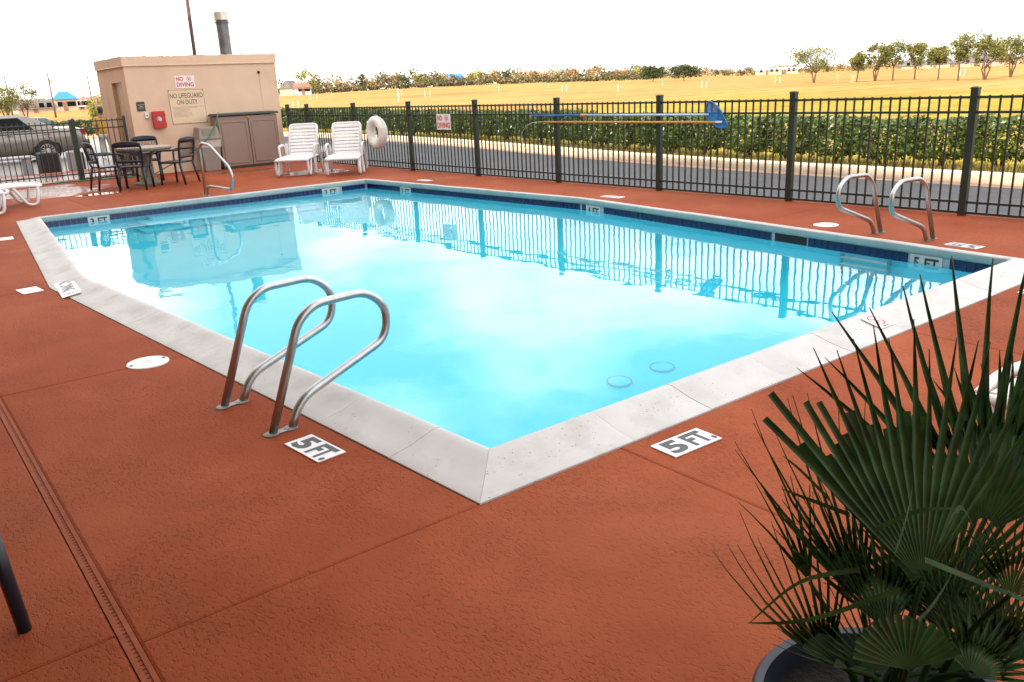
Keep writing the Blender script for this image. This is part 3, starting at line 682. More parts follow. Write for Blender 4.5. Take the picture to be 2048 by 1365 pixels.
flu = MB().lathe([(.145, 2.3), (.145, 3.27), (.155, 3.275), (.155, 3.30), (.175, 3.305), (.175, 3.325), (.14, 3.34), (.14, 3.38)], 24).build('flue', MAT_GALV, ph, sm=35, loc=(fx, fy, 0))
MB().lathe([(.12, 3.36), (.18, 3.365), (.18, 3.545), (.165, 3.55), (.165, 3.40), (.13, 3.39)], 24, close=False).build('flue_cap', MAT_ALU, flu, sm=35)
MB().lathe([(.22, 2.42), (.16, 2.50), (.147, 2.56)], 20, close=False).build('flue_flashing', MAT_GALV, flu, sm=35)

# ------------------------------------------------------------------ signs on the pump house wall
WALL = frame_rot((1, 0, 0), (0, 0, 1))
def sign(name, label, w, h, mat, loc, rot, th=.006, cat='sign'):
    o = MB().box((0, 0, 0), (w, h, th)).build(name, mat, None, loc=loc); o.rotation_euler = rot; bevel(o, .0015); return tag(o, label, cat)
MAT_SIGNW = M_('white_sign_plate', (.72, .71, .69), .4, var=.03, dirt=(.6, .55, .5), ds=8)
def no_diving(o, w, h, ink):
    put('lettering', text_mesh('NO', ink, w * .36, h * .33, bold=.03), o, -w * .25, h * .24, .0045)
    put('lettering', text_mesh('DIVING', ink, w * .88, h * .36, bold=.03), o, .0, -h * .21, .0045)
    no_dive_symbol(o, w * .22, h * .24, .0045, h * .19, MAT_RED)
s1 = sign('no_diving_sign', 'small white NO DIVING sign with red letters above the lifeguard notice', .43, .265, MAT_SIGNW, (4.31, YF - .006, 1.945), WALL); s1.rotation_euler.rotate_axis('Z', rad(-1)); no_diving(s1, .43, .265, MAT_RED)
s2 = sign('lifeguard_sign', 'large cream NO LIFEGUARD ON DUTY notice on the beige wall', .79, .74, MAT_CREAM, (4.295, YF - .007, 1.415), WALL)
bo = MB()
for a, b in (((0, .362, .0035), (.77, .006, .001)), ((0, -.362, .0035), (.77, .006, .001)), ((.387, 0, .0035), (.006, .73, .001)), ((-.387, 0, .0035), (.006, .73, .001))): bo.box(a, b)
bo.build('border_line', MAT_INK, s2)
put('lettering', text_mesh('NO LIFEGUARD', MAT_INK, .73, .105, bold=.004), s2, 0, .24, .0045)
put('lettering', text_mesh('ON DUTY', MAT_INK, .46, .10, bold=.004), s2, 0, .10, .0045)
sm_ = MB(); random.seed(5)                                # rows of print too small to read
for k in range(9):
    yy = -.005 - k * .026; x0 = -.33; xe = (.33, .16, .02, .06, -.03, .05, .02, .04, -.02)[k]
    while x0 < xe: L_ = random.uniform(.018, .06); sm_.box((x0 + L_ / 2, yy, .0035), (L_, .009, .001)); x0 += L_ + .012
sm_.build('fine_print', M_('fine_print_ink', (.30, .22, .15), .6), s2)
bt = MB()
for a in ((-.37, .345), (.37, .345), (-.37, -.345), (.37, -.345), (0, .345), (.0, -.345)): bt.lathe([(.009, 0), (.008, .004), (.0005, .006)], 8, Matrix.Translation((a[0], a[1], .003)))
bt.build('screw', MAT_INK, s2)
s3 = sign('dark_plaque', 'small dark plaque with faint pale lines near the wall corner', .175, .2, MAT_INK, (3.285, YF - .006, 1.465), WALL)
for k, ww in enumerate((.11, .06, .10)):
    ln = MB(); x0 = -ww / 2
    while x0 < ww / 2: q = random.uniform(.008, .02); ln.box((x0 + q / 2, .035 - k * .032, .0035), (q, .011, .001)); x0 += q + .006
    ln.build('faded_line', MAT_FAINT, s3)
wb = MB().box((0, 0, .02), (.075, .115, .04)).build('call_box', MAT_SIGNW, None, loc=(3.375, YF - .001, 1.27)); wb.rotation_euler = WALL; bevel(wb, .006); tag(wb, 'little white call button box left of the red emergency phone', 'switch')
MB().lathe([(.016, .038), (.016, .043), (.0005, .044)], 14).build('button', MAT_INK, wb)
MAT_REDB = M_('red_box_paint', (.42, .012, .012), .35, var=.1, vs=8)
pb = empty('emergency_phone', (3.60, YF, 1.17)); pb.rotation_euler = WALL; tag(pb, 'red emergency phone box mounted on the beige wall', 'phone box')
MB().box((0, 0, .05), (.25, .35, .10)).build('housing', MAT_REDB, pb, bev=.012)
ld = MB().box((.003, 0, .108), (.265, .365, .018)).build('lid', MAT_REDB, pb, bev=.006)
MB().box((.135, .10, .09), (.025, .05, .05)).build('hinge', MAT_REDB, pb, bev=.004); MB().box((.135, -.10, .09), (.025, .05, .05)).build('hinge', MAT_REDB, pb, bev=.004)
MB().lathe([(.055, 0), (.055, .002)], 20, Matrix.Translation((0, .01, .117))).build('emblem', MAT_FAINT, ld)
hs = MB().tube(bez([(-.02, .045, .12), (-.035, .015, .12), (-.025, -.02, .12), (.012, -.035, .12)], 5), .008, 6).build('handset_mark', MAT_INK, ld)
# sign on the fence
FDIR = Vector((7.459 - 6.686, 1.42 - 16.129, 0)).normalized()      # along the fence towards the camera
FN = Vector((-FDIR.y, FDIR.x, 0)); FN = FN if FN.x < 0 else -FN
def fpt(y, off, z): return (fence_x(y) + FN.x * off, y + FN.y * off, z)
s4 = sign('no_diving_sign', 'white NO DIVING sign wired to the metal fence', .44, .285, MAT_SIGNW, fpt(10.75, .03, .955), frame_rot(FDIR, (0, 0, 1))); no_diving(s4, .44, .285, MAT_RED)

# ------------------------------------------------------------------ deck and coping markers
def deck_tile(name, label, c, xd, w, h, txt, mat=MAT_INK, z=.004, tilt=0.0, group=None):
    yd = Vector((-xd[1], xd[0], tilt)); o = MB().box((0, 0, 0), (w, h, .006)).build(name, MAT_WTILE, None, loc=(c[0], c[1], z)); o.rotation_euler = frame_rot((xd[0], xd[1], 0), yd)
    bevel(o, .0012); tag(o, label, 'depth marker' if 'FT' in txt else 'marker', group)
    if txt:
        if txt.startswith('5'):
            put('lettering', text_mesh('5', mat, .104, .126, bold=.05), o, -.076, 0, .0035); put('lettering', text_mesh('FT.', mat, .145, .126, bold=.05), o, .076, 0, .0035)
            MB().box((0, 0, .0031), (.002, h, .0005)).build('tile_joint', MAT_FAINT, o)
        else: put('lettering', text_mesh(txt, mat, w * .8, h * .68, bold=.03), o, 0, 0, .0035)
    return o
deck_tile('depth_marker', 'black and white 5 FT. tile beside the foreground ladder', (-.521, .683), (.10, -.995), .305, .15, '5 FT.')
deck_tile('depth_marker', 'black and white 5 FT. tile beside the near right coping', (.770, -.463), (1, -.03), .305, .155, '5 FT.')
deck_tile('depth_marker', 'upside-down looking 5 FT tile right of the far ladder', (5.84, .645), (.09, .996), .30, .15, '5 FT.')
deck_tile('depth_marker', '5 FT tile half cut by the right picture edge', (4.57, -.455), (1, 0), .305, .155, '5 FT.')
deck_tile('depth_marker', 'pale worn depth tile on deck by the coping bend', (-.93, 5.75), (.1, -.995), .25, .17, '4 FT', MAT_FAINT)
deck_tile('depth_marker', 'pale worn depth tile at the far left of the deck', (-.62, 9.47), (-.1, -.995), .25, .16, '3 FT', MAT_FAINT)
deck_tile('depth_marker', 'white depth tile on deck before the fence net', (6.37, 5.70), (-.09, .996), .34, .15, '4 FT')
deck_tile('depth_marker', 'white depth tile on deck near the life ring', (6.04, 10.12), (-.09, .996), .30, .15, '3 FT')
nd = deck_tile('no_diving_tile', 'white NO DIVING strip stuck on the coping bend', (-.668, 5.47), (-.085, -.996), .70, .16, '', z=.0235, tilt=.18)
put('lettering', text_mesh('NO DIVING', MAT_INK, .50, .115, bold=.04), nd, -.085, 0, .0035); no_dive_symbol(nd, .265, 0, .0037, .062, MAT_RED)
ns = deck_tile('no_diving_tile', 'white tile with red no-diving circle on right coping', (2.99, -.125), (1, 0), .15, .15, '', z=.042, tilt=.25); no_dive_symbol(ns, 0, .01, .0037, .058, MAT_RED)
MB().box((0, -.062, .0031), (.07, .009, .0006)).build('caption_bar', MAT_INK, ns)
def skimmer_lid(c, label, rz):
    o = MB().lathe([(.128, -.002), (.128, .005), (.122, .008), (.10, .0085), (.095, .0065), (.09, .0085), (.0005, .0095)], 40).build('skimmer_cover', MAT_SIGNW, None, sm=40, loc=(c[0], c[1], .001), rz=rz); tag(o, label, 'deck lid')
    for s in (-1, 1): MB().box((s * .105, 0, .0085), (.016, .022, .004)).build('finger_slot', MAT_DARK, o)
    lg = MB()
    for k in range(4): lg.box((0, .03 - k * .02, .0097), (.07 - .01 * k, .008, .0006))
    lg.build('moulded_mark', MAT_FAINT, o)
    return o
skimmer_lid((-.735, 2.675), 'round white skimmer lid on deck left of the foreground ladder', .15)
skimmer_lid((6.08, 2.19), 'round white skimmer lid on deck by the far ladder', 1.4)

# ------------------------------------------------------------------ ladders and stair rail
def ladder(label, loc, rz, k=1.0):
    t = thing('pool_ladder', label, 'pool ladder', loc, rz, 'pool ladders')
    prof = [(-.02, 0), (.19, .49), (.235, .575), (.33, .605), (.57, .605), (.665, .575), (.69, .42), (.62, .30), (.19, .145), (.115, .105), (.085, .0)]
    for s in (-1, 1):
        path = fillet([(x * k, s * .275, z) for x, z in [(-.02, -.03), (.20, .53), (.30, .60), (.60, .605), (.72, .50), (.70, .33), (.16, .135), (.085, -.03)]], [0, .12, .12, .12, .11, .12, .09, 0], 8)
        h = MB().tube(path, .0215, 14).build('handrail', MAT_STEEL, t, sm=True)
        for x in (-.015, .088):
            MB().lathe([(.038, .001), (.038, .005), (.028, .009), (.0225, .012)], 20, Matrix.Translation((x * k, s * .275, 0))).build('base_flange', MAT_STEELD, h, sm=35)
        MB().box((.037 * k, s * .275, .004), (.10 * k, .046, .005)).build('base_plate', MAT_STEELD, h, bev=.002)
    for i, z in enumerate((-.32, -.58, -.84)):
        MB().box((.575 * k + .05, 0, z), (.085, .50, .03)).build('tread', MAT_WTILE, t, bev=.008)
    st = MB()
    for s in (-1, 1): st.tube([(.575 * k + .05, s * .25, -.2), (.575 * k + .05, s * .25, -1.0)], .019, 10)
    st.build('submerged_stile', MAT_STEEL, t, sm=True)
    return t
ladder('steel loop-handled pool ladder rising in the foreground', (-.615, 1.265, 0), rad(4.8))
ladder('steel loop-handled pool ladder on the far fence side', (6.00, 1.275, 0), rad(180 - 4.8), 1.0)
sr = thing('stair_rail', 'single bent steel handrail over the shallow end steps', 'handrail', (2.65, 0, 0))
pa = fillet([(0, 11.68, -.02), (0, 11.62, .80), (0, 11.50, .885), (0, 11.12, .86), (0, 10.36, .55), (0, 10.26, .42), (0, 10.31, .23), (0, 10.45, .20), (0, 11.40, .185), (0, 11.55, .14), (0, 11.58, -.02)], [0, .1, .1, .12, .12, .1, .08, .05, .06, .06, 0], 6)
MB().tube(pa, .021, 12).build('tube', MAT_STEEL, sr, sm=True)
for y in (11.68, 11.58): MB().lathe([(.045, .001), (.045, .007), (.022, .012)], 16, Matrix.Translation((0, y, 0))).build('base_flange', MAT_STEEL, sr)

# ------------------------------------------------------------------ life ring, net and hook on the fence
MAT_FOAM = M_('white_foam', (.70, .66, .62), .5, var=.05, vs=8, dirt=(.52, .46, .40), ds=6, bump=.15, bs=50, bd=.003)
lr = empty('life_ring', fpt(12.98, .11, .74)); lr.rotation_euler = frame_rot(FDIR, (0, 0, 1)); tag(lr, 'puffy white life ring hung on the fence beside the loungers', 'life ring')
MB().tube([(.235 * math.cos(a), .235 * math.sin(a), 0) for a in [2 * math.pi * k / 40 for k in range(40)]], .098, 16, closed=True).build('ring', MAT_FOAM, lr, sm=True)
rp_ = MB()
for k in range(4):
    a0 = k * math.pi / 2 + .3; rp_.tube(bez([(.33 * math.cos(a0 + q * math.pi / 2), .33 * math.sin(a0 + q * math.pi / 2), .0 + .02 * math.sin(q * math.pi)) if q in (0, 1) else (.352 * math.cos(a0 + q * math.pi / 2), .352 * math.sin(a0 + q * math.pi / 2), .02) for q in (0, .3, .7, 1)], 5), .006, 6)
rp_.build('grab_rope', MAT_WHITEP, lr, sm=True)
bn = MB()
for k in range(4):
    a = k * math.pi / 2 + .3; c = Vector((.235 * math.cos(a), .235 * math.sin(a), 0)); e = Vector((math.cos(a), math.sin(a), 0))
    bn.tube([c + e * .1 * math.cos(q) + Vector((0, 0, .1 * math.sin(q))) for q in [2 * math.pi * j / 18 for j in range(18)]], .006, 6, closed=True)
bn.build('band', MAT_WHITEP, lr)
MAT_BLUE = M_('blue_anodised_pole', (.01, .14, .50), .3, .3, var=.1); MAT_PALEB = M_('pale_blue_pole', (.42, .55, .72), .3, .3, var=.08); MAT_ORG = M_('orange_fibreglass_pole', (.62, .27, .04), .45, var=.1)
MAT_NETB = M_('blue_net_frame', (.0, .10, .36), .4, var=.15)
sn = thing('skimmer_net', 'blue leaf net on a blue and white pole hung along the fence', 'pool net')
o1 = MB().tube([fpt(8.27, .06, 1.065), fpt(7.05, .06, 1.07)], .014, 10).build('pole', MAT_BLUE, sn, sm=True); MB().tube([fpt(7.05, .06, 1.07), fpt(4.74, .06, 1.072)], .0165, 10).build('outer_pole', MAT_PALEB, sn, sm=True)
MB().tube([fpt(7.12, .06, 1.07), fpt(7.02, .06, 1.07)], .022, 10).build('clamp', MAT_ORG, sn, sm=True)
def fp2(y, off, z): return Vector(fpt(y, off, z))
rim = [fp2(4.76, .06, 1.06), fp2(4.77, .06, 1.20), fp2(4.70, .06, 1.235), fp2(4.58, .07, 1.16), fp2(4.50, .07, 1.06), fp2(4.44, .07, .92), fp2(4.56, .07, .905), fp2(4.66, .06, .96)]
rm_ = bez(rim, 5, True); MB().tube(rm_, .012, 8, closed=True).build('net_frame', MAT_NETB, sn, sm=True)
m, t_, b_ = _mat('blue_mesh_net'); b_.inputs['Base Color'].default_value = (.01, .16, .42, 1); b_.inputs['Roughness'].default_value = .8
tr_ = t_.nodes.new('ShaderNodeBsdfTransparent'); ms = t_.nodes.new('ShaderNodeMixShader'); ck = t_.nodes.new('ShaderNodeTexVoronoi'); ck.inputs['Scale'].default_value = 220; tcx = t_.nodes.new('ShaderNodeTexCoord'); t_.links.new(tcx.outputs['Object'], ck.inputs['Vector'])
rx = t_.nodes.new('ShaderNodeValToRGB'); rx.color_ramp.elements[0].position = .25; rx.color_ramp.elements[1].position = .35; t_.links.new(ck.outputs['Distance'], rx.inputs[0]); t_.links.new(rx.outputs[0], ms.inputs[0])
t_.links.new(tr_.outputs[0], ms.inputs[1]); t_.links.new(b_.outputs[0], ms.inputs[2]); t_.links.new(ms.outputs[0], t_.nodes['Material Output'].inputs[0])
nm = MB(); c0 = sum((Vector(p) for p in rm_), Vector()) / len(rm_); n_ = len(rm_); inner = [c0 + (p - c0) * .55 + FN * -.035 for p in rm_]
nm.add(list(rm_) + inner + [c0 + FN * -.045], [(i, (i + 1) % n_, n_ + (i + 1) % n_, n_ + i) for i in range(n_)] + [(n_ + i, n_ + (i + 1) % n_, 2 * n_) for i in range(n_)]); nm.build('net_bag', m, sn, sm=True)
hk = thing('rescue_hook', 'orange pole with a curved metal hook hung along the fence', 'rescue hook')
MB().tube([fpt(7.98, .06, .965), fpt(4.62, .06, .975)], .015, 10).build('pole', MAT_ORG, hk, sm=True)
MB().tube([fpt(4.62, .06, .975), fpt(4.52, .06, .975)], .017, 10).build('end_cap', MAT_WHITEP, hk, sm=True)
MB().tube(bez([fpt(7.95, .06, .965), fpt(8.22, .06, .955), fpt(8.42, .06, .88), fpt(8.53, .06, .74), fpt(8.51, .06, .60), fpt(8.40, .06, .52), fpt(8.28, .06, .505)], 6), .0065, 8).build('hook', MAT_STEEL, hk, sm=True)
br = MB()
for y in (7.6, 5.4):
    for z in (1.045, .945): br.box(fpt(y, .035, z), (.06, .02, .02))
br.build('bracket', MAT_FENCE, hk)

# ------------------------------------------------------------------ storage cabinet, litter bin, hose
MAT_TAUPE = M_('taupe_resin', (.255, .175, .14), .55, var=.05, vs=3, dirt=(.21, .14, .11), ds=3); MAT_DGREEN = M_('dark_green_resin', (.016, .03, .02), .5, var=.15)
cb = thing('storage_cabinet', 'taupe two-door resin cabinet with dark green lid by the wall', 'cabinet', (4.72, 16.60, 0))
cw, cd, ch = 1.42, .50, 1.17
MB().box((cw / 2, cd / 2 + .03, ch / 2 + .02), (cw - .03, cd - .06, ch - .06)).build('body', MAT_TAUPE, cb, bev=.01)
MB().box((cw / 2, cd / 2, .025), (cw, cd, .05)).build('base', MAT_DGREEN, cb, bev=.01)
lid = MB(); lid.prism([(-.03, -.04), (cw + .03, -.04), (cw + .03, cd), (-.03, cd)], ch, ch + .055, inset=.03, iz=.025); lid.build('lid', MAT_DGREEN, cb, bev=.006)
for s in (0, 1):
    x0 = .012 + s * (cw / 2 - .004); dw = cw / 2 - .02
    d = MB().box((x0 + dw / 2, .012, ch / 2 + .02), (dw, .034, ch - .07)).build('door', MAT_TAUPE, cb, bev=.006)
    a, b = x0 + .06, x0 + dw - .06; zt, zb = ch - .14, .12
    pth = fillet([(a, -.006, zb), (b, -.006, zb), (b, -.006, zt), (a, -.006, zt), (a, -.006, zb + .001)], .07, 5); MB().tube(pth, .011, 6, closed=True).build('moulding', MAT_TAUPE, d, sm=True)
lt = MB().box((cw / 2, -.015, ch - .035), (.075, .02, .02)); lt.box((cw / 2, -.018, ch - .05), (.02, .018, .05)); lt.build('latch', MAT_ORG, cb, bev=.004)
MAT_BIN = M_('grey_bin_resin', (.245, .205, .17), .6, var=.06, vs=5); MAT_BAG = M_('white_bin_liner', (.50, .45, .40), .4, var=.08, bump=.6, bs=25, bd=.02)
bn_ = thing('litter_bin', 'square grey swing-top litter bin left of the cabinet', 'litter bin', (4.45, 16.66, 0))
def frust(m, z0, z1, a0, b0, a1, b1): m.add([(-a0, -b0, z0), (a0, -b0, z0), (a0, b0, z0), (-a0, b0, z0), (-a1, -b1, z1), (a1, -b1, z1), (a1, b1, z1), (-a1, b1, z1)], [(0, 3, 2, 1), (4, 5, 6, 7), (0, 1, 5, 4), (1, 2, 6, 5), (2, 3, 7, 6), (3, 0, 4, 7)]); return m
frust(MB(), 0, .70, .17, .16, .23, .215).build('body', MAT_BIN, bn_, bev=.015)
frust(MB(), .52, .71, .222, .207, .240, .226).build('liner', MAT_BAG, bn_, bev=.006)
hd = frust(MB(), .71, .96, .245, .232, .205, .18); hd.build('hood', MAT_BIN, bn_, bev=.012)
fp_ = MB(); fp_.box((0, -.212, .835), (.30, .012, .19)); o = fp_.build('swing_flap', MAT_BIN, bn_, bev=.004); o.rotation_euler = (0, 0, 0); MB().box((0, -.245, .715), (.51, .03, .03)).build('rim', MAT_BIN, bn_, bev=.006)
MAT_HOSE = M_('green_hose', (.03, .17, .09), .45, var=.1)
hz = MB().tube(bez([(4.78, 16.66, 1.245), (4.72, 16.5, 1.22), (4.55, 16.42, .92), (4.28, 16.40, .62), (3.9, 16.6, .36), (3.5, 16.85, .14), (3.2, 16.9, .02), (2.6, 16.95, .014), (2.0, 17.16, .014), (1.2, 17.22, .014), (.5, 17.05, .014), (-.6, 17.2, .014)], 8), .012, 8).build('garden_hose', MAT_HOSE, None, sm=True)
tag(hz, 'thin green hose drooping from cabinet lid and along the gate fence', 'hose')

# ------------------------------------------------------------------ patio table and chairs
MAT_STONE = M_('mottled_stone_resin', (.17, .165, .12), .75, var=.5, vs=28, det=6, bump=.5, bs=40, bd=.006); MAT_TTOP = M_('pink_table_top', (.40, .30, .25), .4, var=.08, vs=6)
tb = thing('patio_table', 'round stone-look pedestal table ringed by navy chairs', 'table', (2.63, 14.95, 0))
MB().lathe([(.46, .64), (.50, .655), (.515, .69), (.505, .715)], 40).build('table_edge', MAT_STONE, tb, sm=40)
MB().lathe([(.50, .712), (.495, .724), (.0005, .727)], 40).build('table_top', MAT_TTOP, tb, sm=40)
MB().lathe([(.27, .0), (.27, .03), (.17, .07), (.12, .16), (.115, .45), (.15, .6), (.25, .65)], 24).build('pedestal', MAT_STONE, tb, sm=40)
def patio_chair():
    t = empty('patio_chair')
    seat = MB(); seat.prism([(-.23, -.2), (.23, -.2), (.25, .22), (.2, .26), (-.2, .26), (-.25, .22)], .40, .435); seat.build('seat', MAT_NAVY, t, bev=.012)
    tilt = .19
    def bp(x, z): return (x, -.205 - (z - .43) * tilt - .03 * (1 - (x / .25) ** 2), z)
    fr_ = [bp(-.215, .43), bp(-.235, .62), bp(-.235, .80), bp(-.19, .855), bp(0, .875), bp(.19, .855), bp(.235, .80), bp(.235, .62), bp(.215, .43)]
    f = MB().tube(bez(fr_, 5), .021, 8).build('back_frame', MAT_NAVY, t, sm=True)
    top_ = MB(); top_.strip([bp(x / 10 * .22, .79) for x in range(-10, 11)], [bp(x / 10 * .205, .865 + .012 * (1 - (x / 10) ** 2)) for x in range(-10, 11)]); o = top_.build('top_rail', MAT_NAVY, t, sm=True); sd = o.modifiers.new('thick', 'SOLIDIFY'); sd.thickness = .028; sd.offset = 0
    lo = MB(); lo.strip([bp(x / 10 * .215, .50) for x in range(-10, 11)], [bp(x / 10 * .22, .545) for x in range(-10, 11)]); o = lo.build('lower_rail', MAT_NAVY, t, sm=True); sd = o.modifiers.new('thick', 'SOLIDIFY'); sd.thickness = .022; sd.offset = 0
    la = MB(); n = 15
    for k in range(n): x = -.215 + .43 * (k + .5) / n; la.tube([bp(x, .53), bp(x, .66), bp(x, .80)], .0034, 4)
    for k in range(10): z = .553 + k * .0258; la.tube([bp(-.225, z), bp(0, z), bp(.225, z)], .0034, 4)
    la.build('lattice_back', MAT_NAVY, t)
    for sx in (-1, 1):
        MB().tube([(sx * .225, .215, .425), (sx * .245, .235, 0)], [.023, .021], 8).build('leg', MAT_NAVY, t, sm=True); MB().tube([(sx * .21, -.20, .43), (sx * .235, -.285, 0)], [.024, .019], 8).build('leg', MAT_NAVY, t, sm=True)
        MB().tube(bez([bp(sx * .235, .66), (sx * .275, -.1, .655), (sx * .28, .12, .65), (sx * .275, .225, .625), (sx * .255, .235, .55), (sx * .235, .225, .42)], 5), .019, 8).build('armrest', MAT_NAVY, t, sm=True)
    return t
pc = patio_chair()
def face(c, to): return math.atan2(to[1] - c[1], to[0] - c[0]) - math.pi / 2
CH = [((2.20, 14.18), (2.62, 14.95), 'navy lattice-back chair with its back to the pool'), ((1.86, 14.78), (2.6, 14.85), 'leftmost navy lattice-back chair at the round table'),
      ((2.86, 15.72), (2.66, 14.9), 'navy lattice-back chair behind the round table against the wall'), ((3.06, 14.40), (2.60, 14.98), 'rightmost navy lattice-back chair at the round table'),
      ((-2.17, .03), (-1.48, .75), 'navy chair at the left picture edge showing only one leg')]
for i, (c, to, lb) in enumerate(CH):
    o = pc if i == 0 else copy_tree(pc); o.location = (c[0], c[1], 0); o.rotation_euler = (0, 0, face(c, to)); tag(o, lb, 'chair', 'navy patio chairs')

# ------------------------------------------------------------------ white sun loungers
def lounger():
    t = empty('sun_lounger'); HW = .31
    ang = rad(57)
    for s in (-1, 1):
        m = MB(); pa_ = bez([(s * HW, -.02, .315), (s * HW, .25, .335), (s * HW, .7, .335), (s * HW, 1.2, .33)], 5); m.tube(pa_, .027, 8); m.build('side_rail', MAT_WHITEP, t, sm=True)
        lg = MB(); lg.tube(fillet([(s * .315, .03, .33), (s * .32, .075, .03), (s * .32, .22, .024), (s * .315, .40, .325)], .07, 5), .024, 8); lg.build('leg', MAT_WHITEP, t, sm=True)
        MB().tube(bez([(s * .34, .62, .30), (s * .355, .63, .50), (s * .36, .69, .555), (s * .36, .98, .565), (s * .36, 1.13, .51), (s * .36, 1.22, .30), (s * .37, 1.30, .0)], 6), .026, 8).build('armrest', MAT_WHITEP, t, sm=True)
        MB().tube(bez([(s * .34, .63, .33), (s * .35, .61, .16), (s * .36, .58, .0)], 4), [.03] * 8 + [.024], 8).build('leg', MAT_WHITEP, t, sm=True)
    sl = MB(); sl.box((0, 0, 0), (.60, .064, .016)); sl = sl.mesh('slat', MAT_WHITEP)
    for k in range(14):
        o = obj('slat', sl, t, (0, .055 + k * .083, .345)); bevel(o, .005)
    MB().box((0, .58, .337), (.07, 1.14, .014)).build('centre_rib', MAT_WHITEP, t)
    MB().tube(bez([(-HW, -.015, .325), (0, -.05, .33), (HW, -.015, .325)], 6), .028, 8).build('foot_bar', MAT_WHITEP, t, sm=True)
    hz_, hy = .34, 1.17; ca, sa = math.cos(ang), math.sin(ang)
    def P(x, l, o=0): return (x, hy + l * ca - o * sa, hz_ + l * sa + o * ca)
    fr_ = fillet([P(-.285, .0), P(-.285, .72), P(.285, .72), P(.285, .0)], .08, 6); MB().tube(fr_, .030, 8).build('back_frame', MAT_WHITEP, t, sm=True)
    for k in range(9):
        l = .035 + k * .077; o = obj('slat', sl, t, P(0, l)); o.rotation_euler = (ang, 0, 0); o.scale = (.94, 1, 1); bevel(o, .005)
    rb = MB(); rb.tube([P(0, .0, -.035), P(0, .70, -.035)], .014, 6); rb.build('centre_rib', MAT_WHITEP, t)
    tp = MB(); q = [P(-.26, .685, .009), P(.26, .685, .009), P(.26, .75, .009), P(-.26, .75, .009)]; MB().box((0, 0, 0), (.54, .11, .03), Matrix.Translation(P(0, .690)) @ Matrix.Rotation(ang, 4, 'X')).build('headboard', MAT_WHITEP, t, bev=.012)
    MB().tube([P(.22, .3, -.02), (.22, 1.42, .1)], .016, 6).build('prop', MAT_WHITEP, t)
    return t
lg0 = lounger()
LN = [((4.90, 13.22), rad(-36), 'white slatted lounger left of the two upright by the fence'), ((5.58, 12.38), rad(-33), 'white slatted lounger nearest the life ring'),
      ((.40, 13.45), rad(94), 'white slatted lounger low at the left edge by the fence'), ((-.17, 12.62), rad(88), 'white lounger tip peeking in at the far left edge'),
      ((1.70, -1.44), rad(180), 'white lounger corner half hidden behind the palm leaves')]
for i, (c, rz, lb) in enumerate(LN):
    o = lg0 if i == 0 else copy_tree(lg0); o.location = (c[0], c[1], 0); o.rotation_euler = (0, 0, rz); tag(o, lb, 'lounger', 'white sun loungers')

